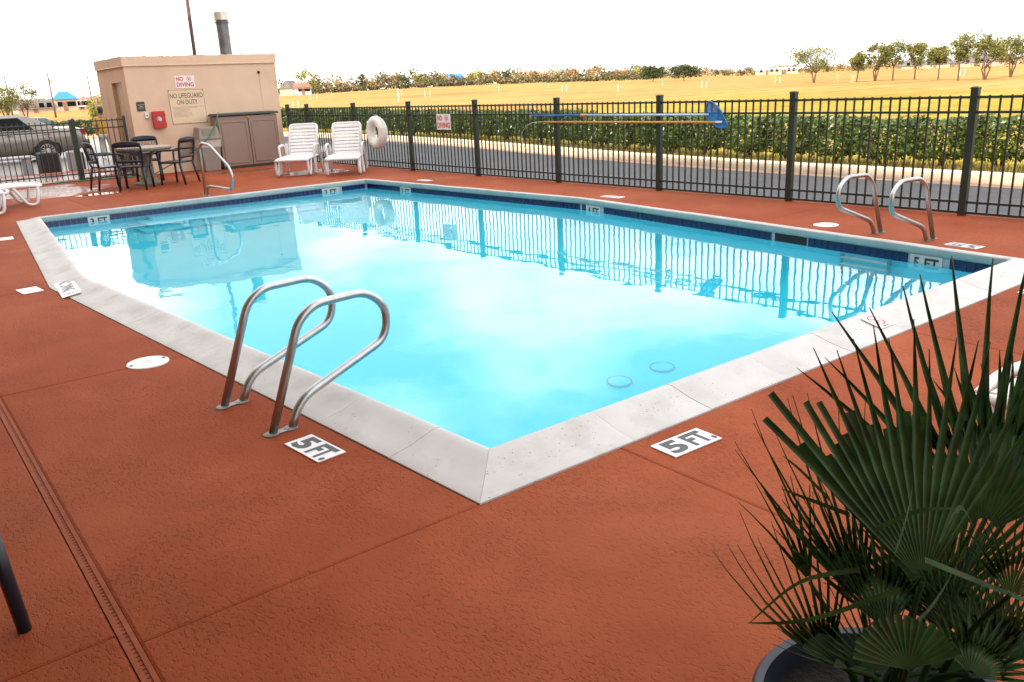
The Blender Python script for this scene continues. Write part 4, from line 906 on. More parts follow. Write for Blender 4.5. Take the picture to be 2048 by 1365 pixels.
# ------------------------------------------------------------------ cars
def car(name, label, loc, rz, paint, st, gh, wheels, lower=None):
    t = thing(name, label, 'car', loc, rz)
    half = [(.0, .22), (.72, .22), (.86, .30), (.93, .48), (.95, .62), (.93, .80), (.88, .94), (.80, 1.0), (.55, 1.03), (.0, 1.05)]
    m = MB(); n = len(half) * 2 - 2; vs = []
    for x, zt, wd, zb in st:
        ring = [(y * wd, zb + (z - .22) / .83 * (zt - zb)) for y, z in half]; ring = [(-y, z) for y, z in ring[::-1][:-1]][:] + ring[:-1]
        vs += [(x, y, z) for y, z in ring]
    nn = len(vs) // len(st); fs = []
    for i in range(len(st) - 1):
        for k in range(nn): fs.append((i * nn + k, i * nn + (k + 1) % nn, (i + 1) * nn + (k + 1) % nn, (i + 1) * nn + k))
    fs += [tuple(range(nn))[::-1], tuple(range((len(st) - 1) * nn, len(st) * nn))]
    m.add(vs, fs); m.build('body', paint, t, sm=45)
    (xb0, xb1, xt0, xt1, zb, zt, wb, wt) = gh
    g = MB(); c8 = [(xb0, -wb, zb), (xb1, -wb, zb), (xb1, wb, zb), (xb0, wb, zb), (xt0, -wt, zt - .05), (xt1, -wt, zt - .05), (xt1, wt, zt - .05), (xt0, wt, zt - .05)]
    g.add(c8 + [(xt0 + .25, -wt * .8, zt), (xt1 - .25, -wt * .8, zt), (xt1 - .25, wt * .8, zt), (xt0 + .25, wt * .8, zt)], [(0, 1, 5, 4), (1, 2, 6, 5), (2, 3, 7, 6), (3, 0, 4, 7), (4, 5, 9, 8), (5, 6, 10, 9), (6, 7, 11, 10), (7, 4, 8, 11), (8, 9, 10, 11)])
    g.build('cabin', paint, t, bev=.03)
    def lerp(a, b, u): return Vector(a) * (1 - u) + Vector(b) * u
    for sgn in (-1, 1):
        def sp(u, v):                                    # side surface point
            a = lerp((xb0, sgn * wb, zb), (xb1, sgn * wb, zb), u); b = lerp((xt0, sgn * wt, zt - .05), (xt1, sgn * wt, zt - .05), u); return lerp(a, b, v) + Vector((0, sgn * .006, 0))
        for u0, u1, v0 in ((.10, .42, .06), (.45, .78, .06)):
            q = [sp(u0, v0), sp(u1, v0), sp(min(u1, .9), .92), sp(max(u0, .12), .92)]; w_ = MB(); w_.add(q, [(0, 1, 2, 3) if sgn < 0 else (3, 2, 1, 0)]); w_.build('side_window', MAT_GLASS, t)
        ch_ = MB(); ch_.tube([sp(.08, .02), sp(.80, .02), sp(.82, .95)], .009, 6); ch_.tube([(st[1][0], sgn * .945 * st[2][2], .60), (st[-2][0], sgn * .955 * st[-2][2], .60)], .012, 6); ch_.build('chrome_trim', MAT_ALU, t)
        hd_ = MB(); xm = (xb0 + xb1) / 2
        for x in (xm + .1, xm + 1.15): hd_.box((x, sgn * .945 * .95, .86), (.2, .02, .035))
        hd_.build('door_handle', MAT_ALU, t)
    def quad(pts, nm, mt): m_ = MB(); m_.add(pts, [(0, 1, 2, 3)]); m_.build(nm, mt, t)
    e = .01
    quad([lerp((xb1 + e, -wb * .9, zb), (xt1 + e, -wt * .9, zt - .05), .1), lerp((xb1 + e, wb * .9, zb), (xt1 + e, wt * .9, zt - .05), .1), lerp((xb1 + e, wb * .9, zb), (xt1 + e, wt * .9, zt - .05), .92), lerp((xb1 + e, -wb * .9, zb), (xt1 + e, -wt * .9, zt - .05), .92)], 'rear_window', MAT_GLASS)
    quad([lerp((xb0 - e, wb * .9, zb), (xt0 - e, wt * .9, zt - .05), .1), lerp((xb0 - e, -wb * .9, zb), (xt0 - e, -wt * .9, zt - .05), .1), lerp((xb0 - e, -wb * .9, zb), (xt0 - e, -wt * .9, zt - .05), .92), lerp((xb0 - e, wb * .9, zb), (xt0 - e, wt * .9, zt - .05), .92)], 'windscreen', MAT_GLASS)
    xr = st[-1][0]
    for sgn in (-1, 1):
        MB().box((xr - .05, sgn * .66, .83), (.14, .26, .20)).build('tail_light', MAT_TAIL, t, bev=.02); MB().box((st[0][0] + .04, sgn * .55, .62), (.14, .3, .14)).build('headlight', MAT_HGLASS, t, bev=.02)
    MB().box((xr + .02, 0, .47), (.16, 1.66, .26)).build('bumper', lower or paint, t, bev=.05); MB().box((st[0][0], 0, .42), (.16, 1.5, .24)).build('bumper', lower or paint, t, bev=.05)
    ty = MB().lathe([(.20, -.11), (.31, -.115), (.335, -.09), (.335, .09), (.31, .115), (.20, .11)], 32, Matrix.Rotation(rad(90), 4, 'X'), close=False).mesh('tyre', MAT_TYRE, 35)
    ri = MB(); Rx = Matrix.Rotation(rad(90), 4, 'X'); ri.lathe([(.205, .10), (.205, .115), (.185, .105), (.18, .06), (.0005, .05)], 28, Rx, close=False); ri.lathe([(.05, .06), (.045, .105), (.0005, .108)], 12, Rx, close=False)
    for k in range(12):
        a = k * math.pi / 6; ri.box((.115 * math.cos(a), -.088, .115 * math.sin(a)), (.15, .02, .022), None) if False else ri.add([(r_ * math.cos(a) - q_ * math.sin(a), -y_, r_ * math.sin(a) + q_ * math.cos(a)) for r_ in (.04, .19) for q_ in (-.013, .013) for y_ in (.07, .10)], [(0, 1, 3, 2), (4, 6, 7, 5), (0, 4, 5, 1), (2, 3, 7, 6), (1, 5, 7, 3), (0, 2, 6, 4)])
    ri = ri.mesh('rim', MAT_ALU, 35)
    ar = MB().lathe([(.0005, 0), (.40, 0)], 28, Matrix.Rotation(rad(90), 4, 'X'), close=False).mesh('wheel_arch', MAT_DARK)
    for x in wheels:
        for sgn in (-1, 1):
            w_ = obj('wheel', ty, t, (x, sgn * .80, .335)); w_.rotation_euler = (0, 0, 0 if sgn < 0 else math.pi); obj('rim', ri, w_)
            obj('wheel_arch', ar, t, (x, sgn * .885, .36), (0, 0, 0 if sgn < 0 else math.pi))
    return t
MAT_TAIL = M_('red_tail_lens', (.35, .01, .01), .2, var=.1); MAT_TYRE = M_('tyre_rubber', (.018, .018, .018), .8, var=.15)
MAT_CHAMP = M_('champagne_car_paint', (.20, .17, .145), .3, .35, var=.04, coat=.7); MAT_TEAL = M_('dark_teal_car_paint', (.006, .035, .042), .3, .3, var=.05, coat=.7); MAT_CLOW = M_('grey_car_cladding', (.10, .095, .085), .4, .3, var=.05)
SED = [(-4.2, .66, .74, .30), (-4.05, .80, .84, .24), (-3.4, .93, .92, .22), (-2.4, .99, .95, .22), (-1.2, 1.0, .95, .22), (0, 1.01, .95, .22), (.55, 1.02, .93, .24), (.95, 1.0, .88, .30), (1.12, .94, .84, .36), (1.16, .80, .82, .40)]
car('parked_sedan', 'long champagne sedan parked beyond the gate fence at left', (3.02, 28.25, -.112), rad(-3), MAT_CHAMP, SED, (-2.55, .42, -1.75, -.35, .96, 1.44, .80, .60), (0, -3.0), MAT_CLOW)
SUV = [(-3.6, .80, .76, .34), (-3.4, .95, .86, .30), (-2.6, 1.06, .92, .28), (-1.2, 1.10, .94, .28), (0, 1.12, .94, .28), (.6, 1.12, .92, .30), (.82, 1.10, .88, .36), (.86, .9, .86, .42)]
car('parked_suv', 'dark teal vehicle parked behind the champagne sedan', (4.45, 39.0, -.112), rad(-3), MAT_TEAL, SUV, (-2.2, .80, -1.5, .55, 1.02, 1.46, .82, .66), (0, -2.7)).scale = (1, 1, .82)

# ------------------------------------------------------------------ person walking beyond the fence
MAT_SKIN = M_('skin', (.26, .13, .08), .5, var=.05, sub=.05); MAT_YEL = M_('mustard_shirt_cloth', (.50, .26, .03), .85, var=.12, vs=12, bump=.4, bs=30, bd=.01); MAT_TROU = M_('grey_trouser_cloth', (.34, .31, .28), .9, var=.1, bump=.4, bs=25, bd=.01); MAT_HAIR = M_('dark_hair', (.012, .008, .006), .6, var=.3, bump=.6, bs=90, bd=.01)
def skinned(name, mat, verts, edges, radii, parent, lv=2, root=0):
    me = bpy.data.meshes.new(name); me.from_pydata(verts, edges, []); me.materials.append(mat); o = obj(name, me, parent)
    sk_ = o.modifiers.new('skin', 'SKIN'); sk_.use_smooth_shade = True
    for i, r in enumerate(radii): me.skin_vertices[0].data[i].radius = r if hasattr(r, '__len__') else (r, r)
    me.skin_vertices[0].data[root].use_root = True
    sb = o.modifiers.new('sub', 'SUBSURF'); sb.levels = lv; sb.render_levels = lv
    return o
pe = thing('person', 'person in mustard shirt and pale trousers walking away past the pump house', 'person', (4.42, 26.1, -.112), rad(-25)); pe.scale = (.90,) * 3
bv = [(0, 0, .90), (0, .02, 1.10), (0, .03, 1.32), (0, .02, 1.44), (0, .03, 1.50), (-.09, 0, .86), (-.10, .06, .48), (-.10, -.06, .09), (-.10, .06, .04), (.09, 0, .86), (.10, .16, .50), (.10, .20, .09), (.10, .32, .05),
      (-.19, .02, 1.38), (-.25, -.06, 1.12), (-.24, -.02, .88), (-.23, .02, .79), (.19, .02, 1.38), (.25, .08, 1.12), (.24, .20, .90), (.23, .24, .82)]
be = [(0, 1), (1, 2), (2, 3), (3, 4), (0, 5), (5, 6), (6, 7), (7, 8), (0, 9), (9, 10), (10, 11), (11, 12), (2, 13), (13, 14), (14, 15), (15, 16), (2, 17), (17, 18), (18, 19), (19, 20)]
body = skinned('body', MAT_SKIN, bv, be, [(.14, .10), (.13, .095), (.15, .10), .055, .05, .085, .06, .04, .035, .085, .06, .04, .035, .055, .042, .03, .032, .055, .042, .03, .032], pe)
hdm = MB().lathe([(.0005, -.13), (.045, -.125), (.075, -.09), (.088, -.03), (.092, .03), (.08, .085), (.05, .115), (.0005, .125)], 20); o = hdm.build('head', MAT_SKIN, pe, sm=True, loc=(0, .03, 1.615)); o.scale = (.88, 1.05, 1)
MB().box((0, .10, -.02), (.022, .03, .04)).build('nose', MAT_SKIN, o, bev=.008)
for s in (-1, 1): MB().lathe([(.0005, -.008), (.025, 0), (.0005, .008)], 10, Matrix.Rotation(rad(90), 4, 'Y')).build('ear', MAT_SKIN, o, loc=(s * .095, 0, -.01)); MB().lathe([(.0005, -.01), (.011, 0), (.0005, .01)], 8, Matrix.Rotation(rad(90), 4, 'X')).build('eye', MAT_INK, o, loc=(s * .035, .086, .01))
MB().box((0, .086, -.065), (.045, .008, .008)).build('mouth', MAT_RED, o)
hr = MB().lathe([(.075, -.08), (.097, -.03), (.105, .04), (.09, .10), (.055, .135), (.0005, .145)], 20).build('hair', MAT_HAIR, pe, sm=True, loc=(0, .012, 1.622)); hr.scale = (.93, 1.02, 1)
skinned('shirt', MAT_YEL, [(0, 0, .80), (0, .02, 1.08), (0, .03, 1.32), (0, .02, 1.42), (-.20, .02, 1.37), (-.255, -.06, 1.14), (.20, .02, 1.37), (.255, .08, 1.14)], [(0, 1), (1, 2), (2, 3), (2, 4), (4, 5), (2, 6), (6, 7)], [(.185, .135), (.17, .125), (.17, .115), .065, .075, .066, .075, .066], pe)
skinned('trousers', MAT_TROU, [(0, 0, .86), (-.095, 0, .78), (-.105, .06, .48), (-.105, -.05, .12), (.095, 0, .78), (.105, .155, .50), (.105, .195, .12)], [(0, 1), (1, 2), (2, 3), (0, 4), (4, 5), (5, 6)], [(.165, .125), .10, .078, .062, .10, .078, .062], pe)
for s, y in ((-1, -.03), (1, .25)): MB().box((s * .105, y, .045), (.09, .26, .085)).build('shoe', MAT_WHITEP, pe, bev=.03)

# ------------------------------------------------------------------ luggage, bench and pole beyond the fence
MAT_CASE = M_('black_luggage', (.014, .013, .014), .55, var=.25, vs=10); MAT_PALEC = M_('pale_grey_panel', (.34, .32, .34), .5, var=.08)
def case(label, loc, rz, w, d, h, mat, panel):
    t = thing('luggage_case', label, 'luggage', loc, rz, 'luggage beyond the fence')
    MB().box((0, 0, h / 2 + .05), (w, d, h)).build('shell', mat, t, bev=.04); MB().box((w / 2 + .012, 0, h / 2 + .04), (.05, d * .9, h * .86)).build('side_panel', panel, t, bev=.01)
    MB().tube(fillet([(-.12, .0, h + .04), (-.12, 0, h + .16), (.12, 0, h + .16), (.12, 0, h + .04)], .03), .012, 8).build('handle', MAT_INK, t, sm=True)
    for x in (-w * .38, w * .38):
        for y in (-d * .35, d * .35): MB().lathe([(.035, -.015), (.035, .015)], 12, Matrix.Rotation(rad(90), 4, 'X')).build('caster', MAT_TYRE, t, loc=(x, y, .036))
    return t
case('black wheeled case with pale side panel standing beyond the fence', (1.95, 21.35, -.112), rad(8), .44, .34, .52, MAT_CASE, MAT_PALEC)
case('grey and black case standing beside the fence post', (2.58, 21.45, -.112), rad(-6), .36, .30, .50, MAT_PALEC, MAT_CASE)
bc = thing('low_bench', 'low grey metal-edged bench beyond the fence at far left', 'bench', (.75, 22.3, -.112), rad(3))
MB().box((0, 0, .43), (2.1, .42, .06)).build('seat', MAT_PALEC, bc, bev=.02)
for x in (-.85, .85): MB().box((x, 0, .2), (.16, .36, .40)).build('leg', MAT_PALEC, bc, bev=.01)
MAT_BROWN = M_('brown_pole_paint', (.10, .045, .03), .6, var=.15); MAT_PALEW = M_('weathered_pole_wood', (.13, .085, .065), .85, var=.2, vs=3)
lp = thing('flag_pole', 'tall thin brown pole rising behind the pump house roof', 'pole', (6.2, 22.0, -.16)); MB().tube([(0, 0, 0), (.05, 0, 7.0)], [.06, .045], 10).build('shaft', MAT_BROWN, lp, sm=True); MB().box((0, 0, .02), (.3, .3, .04)).build('base_plate', MAT_BROWN, lp)

# ------------------------------------------------------------------ layout aid: compass direction of a point in the photo, used with a measured distance
def heading(px, py):
    X, Y = (px - 1024) / 1665.62, (682.5 - py) / 1665.62
    d = _fw + _r2 * X + _u2 * Y
    return d
def spot(px, py, dist):
    d = heading(px, py); h = math.hypot(d.x, d.y); x, y = -1.941 + d.x / h * dist, -2.764 + d.y / h * dist
    return x, y, ground_z(x, y)
def at(px, py, depth):
    return Vector((-1.941, -2.764, 1.602)) + heading(px, py) * depth

# ------------------------------------------------------------------ clipped hedge shrubs beyond the road
MAT_LEAF = leafmat('glossy_hedge_leaf', (.030, .064, .009), .30, .22, .5, 5.0, col2=(.090, .140, .019))  # lighter second green paints sunlit speckles into the leaf colour
def shrub_mesh(seed, L_, D_, H_, n, bare=.27):
    global RNG; RNG = np.random.default_rng(seed)
    k = 16; cc = np.stack([RNG.uniform(-L_ / 2, L_ / 2, k), RNG.uniform(-D_ / 2, D_ / 2, k), RNG.uniform(bare, H_, k)], 1)
    P = np.stack([RNG.uniform(-1, 1, n), RNG.uniform(-1, 1, n), RNG.uniform(0, 1, n)], 1)
    e = np.maximum(np.abs(P[:, 0]), np.abs(P[:, 1])); push = RNG.uniform(0, 1, n) < .72
    f = np.where(push, RNG.uniform(.82, 1.04, n) / np.maximum(e, .05), 1); f = np.minimum(f, 6)
    P[:, 0] *= f; P[:, 1] *= f
    topm = RNG.uniform(0, 1, n) < .2; P[topm, 2] = RNG.uniform(.9, 1.03, topm.sum()); P[topm, 0] = RNG.uniform(-1, 1, topm.sum()); P[topm, 1] = RNG.uniform(-1, 1, topm.sum())
    z = P[:, 2]; taper = np.where(z < .32, .45 + 1.7 * z, 1.0)
    lump = 1 + .10 * np.sin(P[:, 0] * 5 + seed) * np.cos(z * 6 + seed * 2)
    C = np.stack([P[:, 0] * L_ / 2 * taper * lump, P[:, 1] * D_ / 2 * taper * lump, bare + z * (H_ - bare)], 1)
    C[:, 2] += .03 * np.sin(C[:, 0] * 9 + seed) * (z > .8); C += RNG.normal(size=C.shape) * .018
    keep = (np.sin(C[:, 0] * 14 + seed) * np.sin(C[:, 1] * 11) * np.sin(C[:, 2] * 15 + seed)) < .55
    C = C[keep]; out = C - np.array([0, 0, (H_ + bare) / 2]); out /= np.linalg.norm(out, axis=1, keepdims=True)
    return quads_mesh('foliage', leaves(C, .075, .52, .15, out * .9), MAT_LEAF)
def shrub_stem(seed, H_):
    random.seed(seed); m = MB()
    for k in range(random.randint(3, 5)):
        a = random.uniform(0, 6.28); r = random.uniform(.12, .4); m.tube(bez([(random.uniform(-.05, .05), random.uniform(-.05, .05), -.03), (r * .4 * math.cos(a), r * .3 * math.sin(a), .25), (r * math.cos(a), r * .6 * math.sin(a), .55), (r * 1.3 * math.cos(a), r * .8 * math.sin(a), H_ * .85)], 4), [.022 * (1 - .05 * j) for j in range(13)], 6)
    return m.mesh('stem', MAT_BARK, True)
SH = [(shrub_mesh(s, 1.14, .80, .88, 3600, .20), shrub_stem(s, .8)) for s in (11, 12, 13, 14, 15)]
HL = bez([(12.75, -1.5), (12.6, .5), (12.5, 2.6), (12.25, 4.6), (12.25, 6.8), (12.42, 9), (12.7, 11.2), (13.05, 13.6), (13.6, 16.7), (13.9, 19.5), (14.1, 22.5), (14.3, 27), (14.2, 32), (13.6, 37.5), (12.9, 42.5)], 12)
acc = 0.0; nxt = 0.0; random.seed(21); kk = 0; GAPS = (7.62, 12.1); gone = set()
for i in range(1, len(HL)):
    a, b = HL[i - 1], HL[i]; seg = (b - a).length
    while nxt <= acc + seg:
        p = a.lerp(b, (nxt - acc) / seg); nxt += random.uniform(.88, 1.02)
        for q in GAPS:
            if q < p.y and q not in gone and p.y < q + 1.0: gone.add(q); nxt += .22
        f, s = SH[kk % 5]; t = b - a; hgt = .93 + .012 * max(0, p.y - 4) * .5; kk += 1
        o = thing('hedge_shrub', 'glossy green clipped shrub in the hedge row across the road', 'shrub', (p.x + random.uniform(-.08, .08), p.y, -.13), math.atan2(t.y, t.x) + (math.pi if random.random() < .5 else 0), 'clipped hedge shrubs across the road')
        o.scale = (1.0, random.uniform(.9, 1.1), hgt * random.uniform(.96, 1.05)); obj('foliage', f, o); obj('stem', s, o)
    acc += seg
random.seed(8)
for k in range(14):
    f, s = SH[(k * 2) % 5]; o = thing('hedge_shrub', 'sunlit clipped shrub in the low hedge behind the parking lot', 'shrub', (-2 + k * 1.02 + random.uniform(-.05, .05), 46.6 + random.uniform(-.1, .1), -.16), random.choice((0, math.pi)), 'clipped hedge shrubs behind the parking lot')
    o.scale = (1.05, 1.1, random.uniform(.95, 1.1)); obj('foliage', f, o); obj('stem', s, o)
# verge grass tufts, nobody could count them
RNG = np.random.default_rng(5)
n = 26000; i0 = RNG.integers(0, len(KERB) - 1, n); tt = RNG.uniform(0, 1, n); KA = np.array([(p.x, p.y, 0.0) for p in KERB]); B0 = KA[i0] * (1 - tt[:, None]) + KA[i0 + 1] * tt[:, None]
ok = (B0[:, 1] > -6) & (B0[:, 1] < 34); B0 = B0[ok]; n = len(B0); B0[:, 0] += .06 + RNG.uniform(0, 1, n) ** 1.3 * 2.0; B0[:, 2] = -.155
hh = RNG.uniform(.05, .17, n); dd = rnd_unit(n) * .5; tip = B0 + np.stack([dd[:, 0] * hh, dd[:, 1] * hh, hh], 1); sd_ = np.stack([dd[:, 1], -dd[:, 0], np.zeros(n)], 1); sd_ = sd_ / (np.linalg.norm(sd_, axis=1, keepdims=True) + 1e-6) * .009
V = np.stack([B0 - sd_, B0 + sd_, tip + sd_ * .2, tip - sd_ * .2], 1); MI = (RNG.uniform(0, 1, n) < .45).astype(int)
MAT_G1 = leafmat('dry_verge_grass', (.30, .20, .05), .8, .3, .3, 3); MAT_G2 = leafmat('green_verge_grass', (.10, .13, .02), .8, .3, .3, 3)
tag(obj('verge_grass', quads_mesh('verge_grass', V, [MAT_G1, MAT_G2], MI)), 'short dry grass growing between kerb and hedge', 'grass', kind='stuff')

# ------------------------------------------------------------------ trees
def crown(seed, rx, ry, z0, z1, n, size, clumps, mats, flat=1.0):
    global RNG; RNG = np.random.default_rng(seed)
    c = rnd_unit(clumps) * (RNG.uniform(.25, 1, (clumps, 1)) ** .5); c[:, 2] *= flat
    C0 = np.stack([c[:, 0] * rx * .82, c[:, 1] * ry * .82, (z0 + z1) / 2 + c[:, 2] * (z1 - z0) / 2 * .85], 1)
    w = RNG.uniform(.5, 1.3, clumps); i = RNG.choice(clumps, n, p=w / w.sum()); sg = np.array([rx, ry, (z1 - z0) / 2]) * .19
    C = C0[i] + RNG.normal(size=(n, 3)) * sg * w[i][:, None]
    V = leaves(C, size, .6, .1); F = (RNG.uniform(0, 1, n) + (C[:, 2] - z0) / (z1 - z0) * .3 > .75).astype(int) if len(mats) == 2 else np.zeros(n, int)
    return quads_mesh('crown', V, mats, F), C0
def limbs(seed, h0, C0, r, stems=1, spread=.15):
    random.seed(seed); m = MB()
    for s in range(stems):
        a = 6.28 * s / stems + random.random(); fk = Vector((spread * math.cos(a) * (stems > 1), spread * math.sin(a) * (stems > 1), h0)); m.tube(bez([(0.03 * s, 0, -.2), fk * .5 + Vector((0, 0, 0)), fk], 4), [r * (1.15 - .05 * j) for j in range(9)], 7)
        for c in list(C0)[s::stems]:
            c = Vector(c); mid_ = fk.lerp(c, .5) + Vector((random.uniform(-.1, .1), random.uniform(-.1, .1), .08)) * h0 * .3; m.tube(bez([fk, mid_, c], 3), [r * .6 * (1 - .12 * j) for j in range(7)], 5)
    return m.mesh('trunk', MAT_BARK, True)
LG = [leafmat('olive_tree_leaf', (.095, .11, .028), .6, .3, .4, 1.5), leafmat('golden_tree_leaf', (.25, .22, .05), .6, .35, .3, 1.5)]
LD = [leafmat('dark_oak_leaf', (.045, .06, .022), .6, .2, .4, 1.0), leafmat('olive_oak_leaf', (.075, .085, .022), .6, .3, .3, 1.0)]
LA = [leafmat('autumn_orange_leaf', (.38, .23, .10), .7, .3, .3, .6), leafmat('autumn_brown_leaf', (.29, .20, .105), .7, .3, .3, .6)]  # autumn colours, lightened and muted to paint in haze and backlit glow
LY = [leafmat('yellow_green_leaf', (.36, .30, .07), .7, .3, .3, .6), leafmat('green_yellow_leaf', (.17, .18, .05), .7, .3, .3, .6)]  # yellow-greens, also lightened for the painted backlit glow
def tree(label, px, py, dist, h, w, trunk, seed, mats, n=1500, size=.2, clumps=16, stems=1, group=None, flat=1.0):
    x, y, z = spot(px, py, dist); o = thing('tree', label, 'tree', (x, y, z), 0, group); me, C0 = crown(seed, w / 2, w / 2, trunk, h, n, size, clumps, mats, flat); obj('crown', me, o); obj('trunk', limbs(seed, trunk * 1.05, C0[:10], max(.05, h * .018), stems, .35), o); return o
G1 = 'row of trees along the field at right'
for (lb, px, dist, h, w, tr_h, seed, st_) in (
    ('big round olive-green tree left of the field tree row', 1628, 113, 4.55, 5.9, 1.1, 31, 3), ('small thin tree just right of the big round tree', 1713, 107, 3.5, 2.5, 1.2, 32, 2),
    ('bushy golden-green tree, second small one in the row', 1750, 110, 4.5, 2.9, 1.0, 33, 3), ('tall tree with dark trunk, third in the field row', 1785, 109, 4.75, 3.3, 1.3, 34, 1),
    ('thin-crowned tree in front of grey roofs, fourth in the row', 1829, 108, 4.15, 2.9, 1.2, 35, 2), ('flat-topped dark tree, fifth in the field row', 1876, 102, 3.8, 3.1, 1.5, 36, 1),
    ('spreading tree with bare straight trunk, sixth in the row', 1916, 94, 4.3, 3.5, 1.7, 37, 1), ('dense low-forked tree, seventh in the field row', 1969, 92, 4.3, 3.1, .9, 38, 3), ('rightmost tree of the field row at the picture edge', 2020, 101, 4.4, 3.9, 1.1, 39, 3)):
    tree(lb, px, 160, dist, h, w, tr_h, seed, LG, 1900, .23, 17, st_, G1, .9)
tree('broad dark oak, left of the pair out in the field', 1306, 158, 200, 3.7, 6.8, .7, 41, LD, 4200, .36, 22, 2)
tree('broad dark oak, right of the pair out in the field', 1368, 156, 195, 3.6, 7.4, .6, 42, LD, 4200, .36, 24, 2)
tree('thin spreading tree at the far left edge', 12, 228, 105, 4.4, 3.6, 1.3, 43, LG, 1500, .19, 16, 3); tree('thin spreading tree above the champagne car roof', 51, 228, 108, 4.3, 4.2, 1.2, 44, LG, 1500, .19, 16, 2)
tree('leafy young green tree beside the pump house wall', 197, 236, 58, 2.3, 1.6, .5, 45, LY, 700, .16, 10, 2)
tree('tall yellow-green tree rising above the far treeline', 618, 188, 290, 8.6, 9.5, 1.6, 46, LY, 1600, .5, 18)
tree('dark pointed evergreen in the far treeline', 728, 184, 285, 5.6, 3.6, .5, 47, [LD[0], LD[0]], 900, .4, 12)
# far treeline as one mass
RNG = np.random.default_rng(77); Vs = []; Fs = []; mats = LA + LY + LD
def mass(px, dist, h, w, kinds, n=330, size=.75):
    x, y, z = spot(px, 190 - px * .025, dist); k = 9; c = rnd_unit(k) * RNG.uniform(.2, 1, (k, 1)); C0 = np.stack([c[:, 0] * w / 2, c[:, 1] * w / 2, h * .5 + c[:, 2] * h * .42], 1); i = RNG.integers(0, k, n)
    C = C0[i] + RNG.normal(size=(n, 3)) * np.array([w * .12, w * .12, h * .12]); C[:, 2] = np.abs(C[:, 2]); C += np.array([x, y, z - .1]); Vs.append(leaves(C, size, .7, 0)); Fs.append(RNG.choice(kinds, n))
px = 566.0
while px < 1300:
    kd = [[4, 5], [0, 1], [0, 1], [1, 4], [2, 3], [0, 3], [4, 1]][int(RNG.integers(0, 7))]; hh_ = RNG.uniform(3.4, 7.6) * (1.0 if px < 1000 else .82) * (.8 if 700 < px < 760 else 1); mass(px, RNG.uniform(285, 330), hh_, hh_ * RNG.uniform(.9, 1.5), kd); px += RNG.uniform(8, 16)
px = 566.0
while px < 1300: mass(px, 282, RNG.uniform(1.4, 2.6), 6, [4, 5, 1], 200, .6); px += 13
px = 1290.0
while px < 2100: mass(px, RNG.uniform(330, 420), RNG.uniform(2.2, 4.6), RNG.uniform(5, 9), [[0, 1], [1, 4], [0, 5]][int(RNG.integers(0, 3))], 200, .7); px += RNG.uniform(10, 19)
px = -40.0
while px < 215: mass(px, RNG.uniform(255, 300), RNG.uniform(2.2, 5), RNG.uniform(4, 8), [[2, 3], [0, 3], [4, 3], [0, 2]][int(RNG.integers(0, 4))], 220, .6); px += RNG.uniform(7, 14)
tag(obj('far_treeline', quads_mesh('far_treeline', np.concatenate(Vs), mats, np.concatenate(Fs))), 'far wood of orange, green and brown trees along the horizon', 'trees', kind='stuff')

# ------------------------------------------------------------------ far houses, poles, towers, stakes
MAT_TARP = M_('blue_tarp_roof', (.02, .19, .62), .5, var=.15, vs=.3); MAT_GROOF = M_('grey_shingle_roof', (.13, .115, .11), .9, var=.2, vs=1); MAT_BROOF = M_('brown_shingle_roof', (.22, .12, .085), .9, var=.2, vs=1); MAT_HWALL = M_('tan_house_wall', (.46, .34, .25), .85, var=.08, vs=.5); MAT_BRICK = M_('red_brick_house_wall', (.28, .16, .11), .9, var=.2, vs=1.5); MAT_WROOF = M_('white_roof_sheet', (.6, .66, .74), .5, var=.1)
def house(label, px, dist, w, d, hw_, hr_, roof, wall, hip=True, yaw=0.0, storeys=1):
    x, y, z = spot(px, 190, dist); hd_ = heading(px, 190); rz = math.atan2(hd_.y, hd_.x) - math.pi / 2 + yaw
    t = thing('house', label, 'house', (x, y, z), rz); MB().box((0, 0, hw_ / 2), (w, d, hw_)).build('wall', wall, t)
    e = .35; r = MB(); k = min(d / 2, w * .3) if hip else -.0
    v = [(-w / 2 - e, -d / 2 - e, hw_), (w / 2 + e, -d / 2 - e, hw_), (w / 2 + e, d / 2 + e, hw_), (-w / 2 - e, d / 2 + e, hw_), (-w / 2 + k, 0, hw_ + hr_), (w / 2 - k, 0, hw_ + hr_)]
    r.add(v, [(0, 1, 5, 4), (1, 2, 5), (2, 3, 4, 5), (3, 0, 4), (0, 3, 2, 1)]); r.build('roof', roof, t)
    for s in range(storeys):
        for k_ in (-.28, .12, .32): 
            o = MB().box((k_ * w, -d / 2 - .02, 1.5 + s * 2.6), (1.0, .06, 1.1)).build('window', MAT_GLASS, t); MB().box((k_ * w, -d / 2 - .03, .92 + s * 2.6), (1.2, .12, .1)).build('sill', MAT_HWALL, o)
    MB().box((-.05 * w, -d / 2 - .02, 1.0), (.9, .06, 2.0)).build('door', MAT_BROOF, t)
    return t
house('two-storey tan house with bright blue tarp roof', 127, 225, 4.6, 4.5, 2.6, 1.7, MAT_TARP, MAT_HWALL, True, .1, 1); house('low house with blue tarp roof left of the two-storey one', 103, 235, 3.2, 4, .6, 1.5, MAT_TARP, MAT_GROOF, True, -.3)
house('low house with wide dark grey roof behind the thin trees', 63, 215, 7.5, 6, .9, 1.9, MAT_GROOF, MAT_HWALL, False, .2); house('house with pale blue and white patched roof', 156, 240, 3.4, 4, .7, 1.5, MAT_WROOF, MAT_HWALL, False, .3); house('brown-roofed house left of the pump house', 176, 245, 3.8, 4.5, 1.2, 1.7, MAT_BROOF, MAT_HWALL, False, -.2)
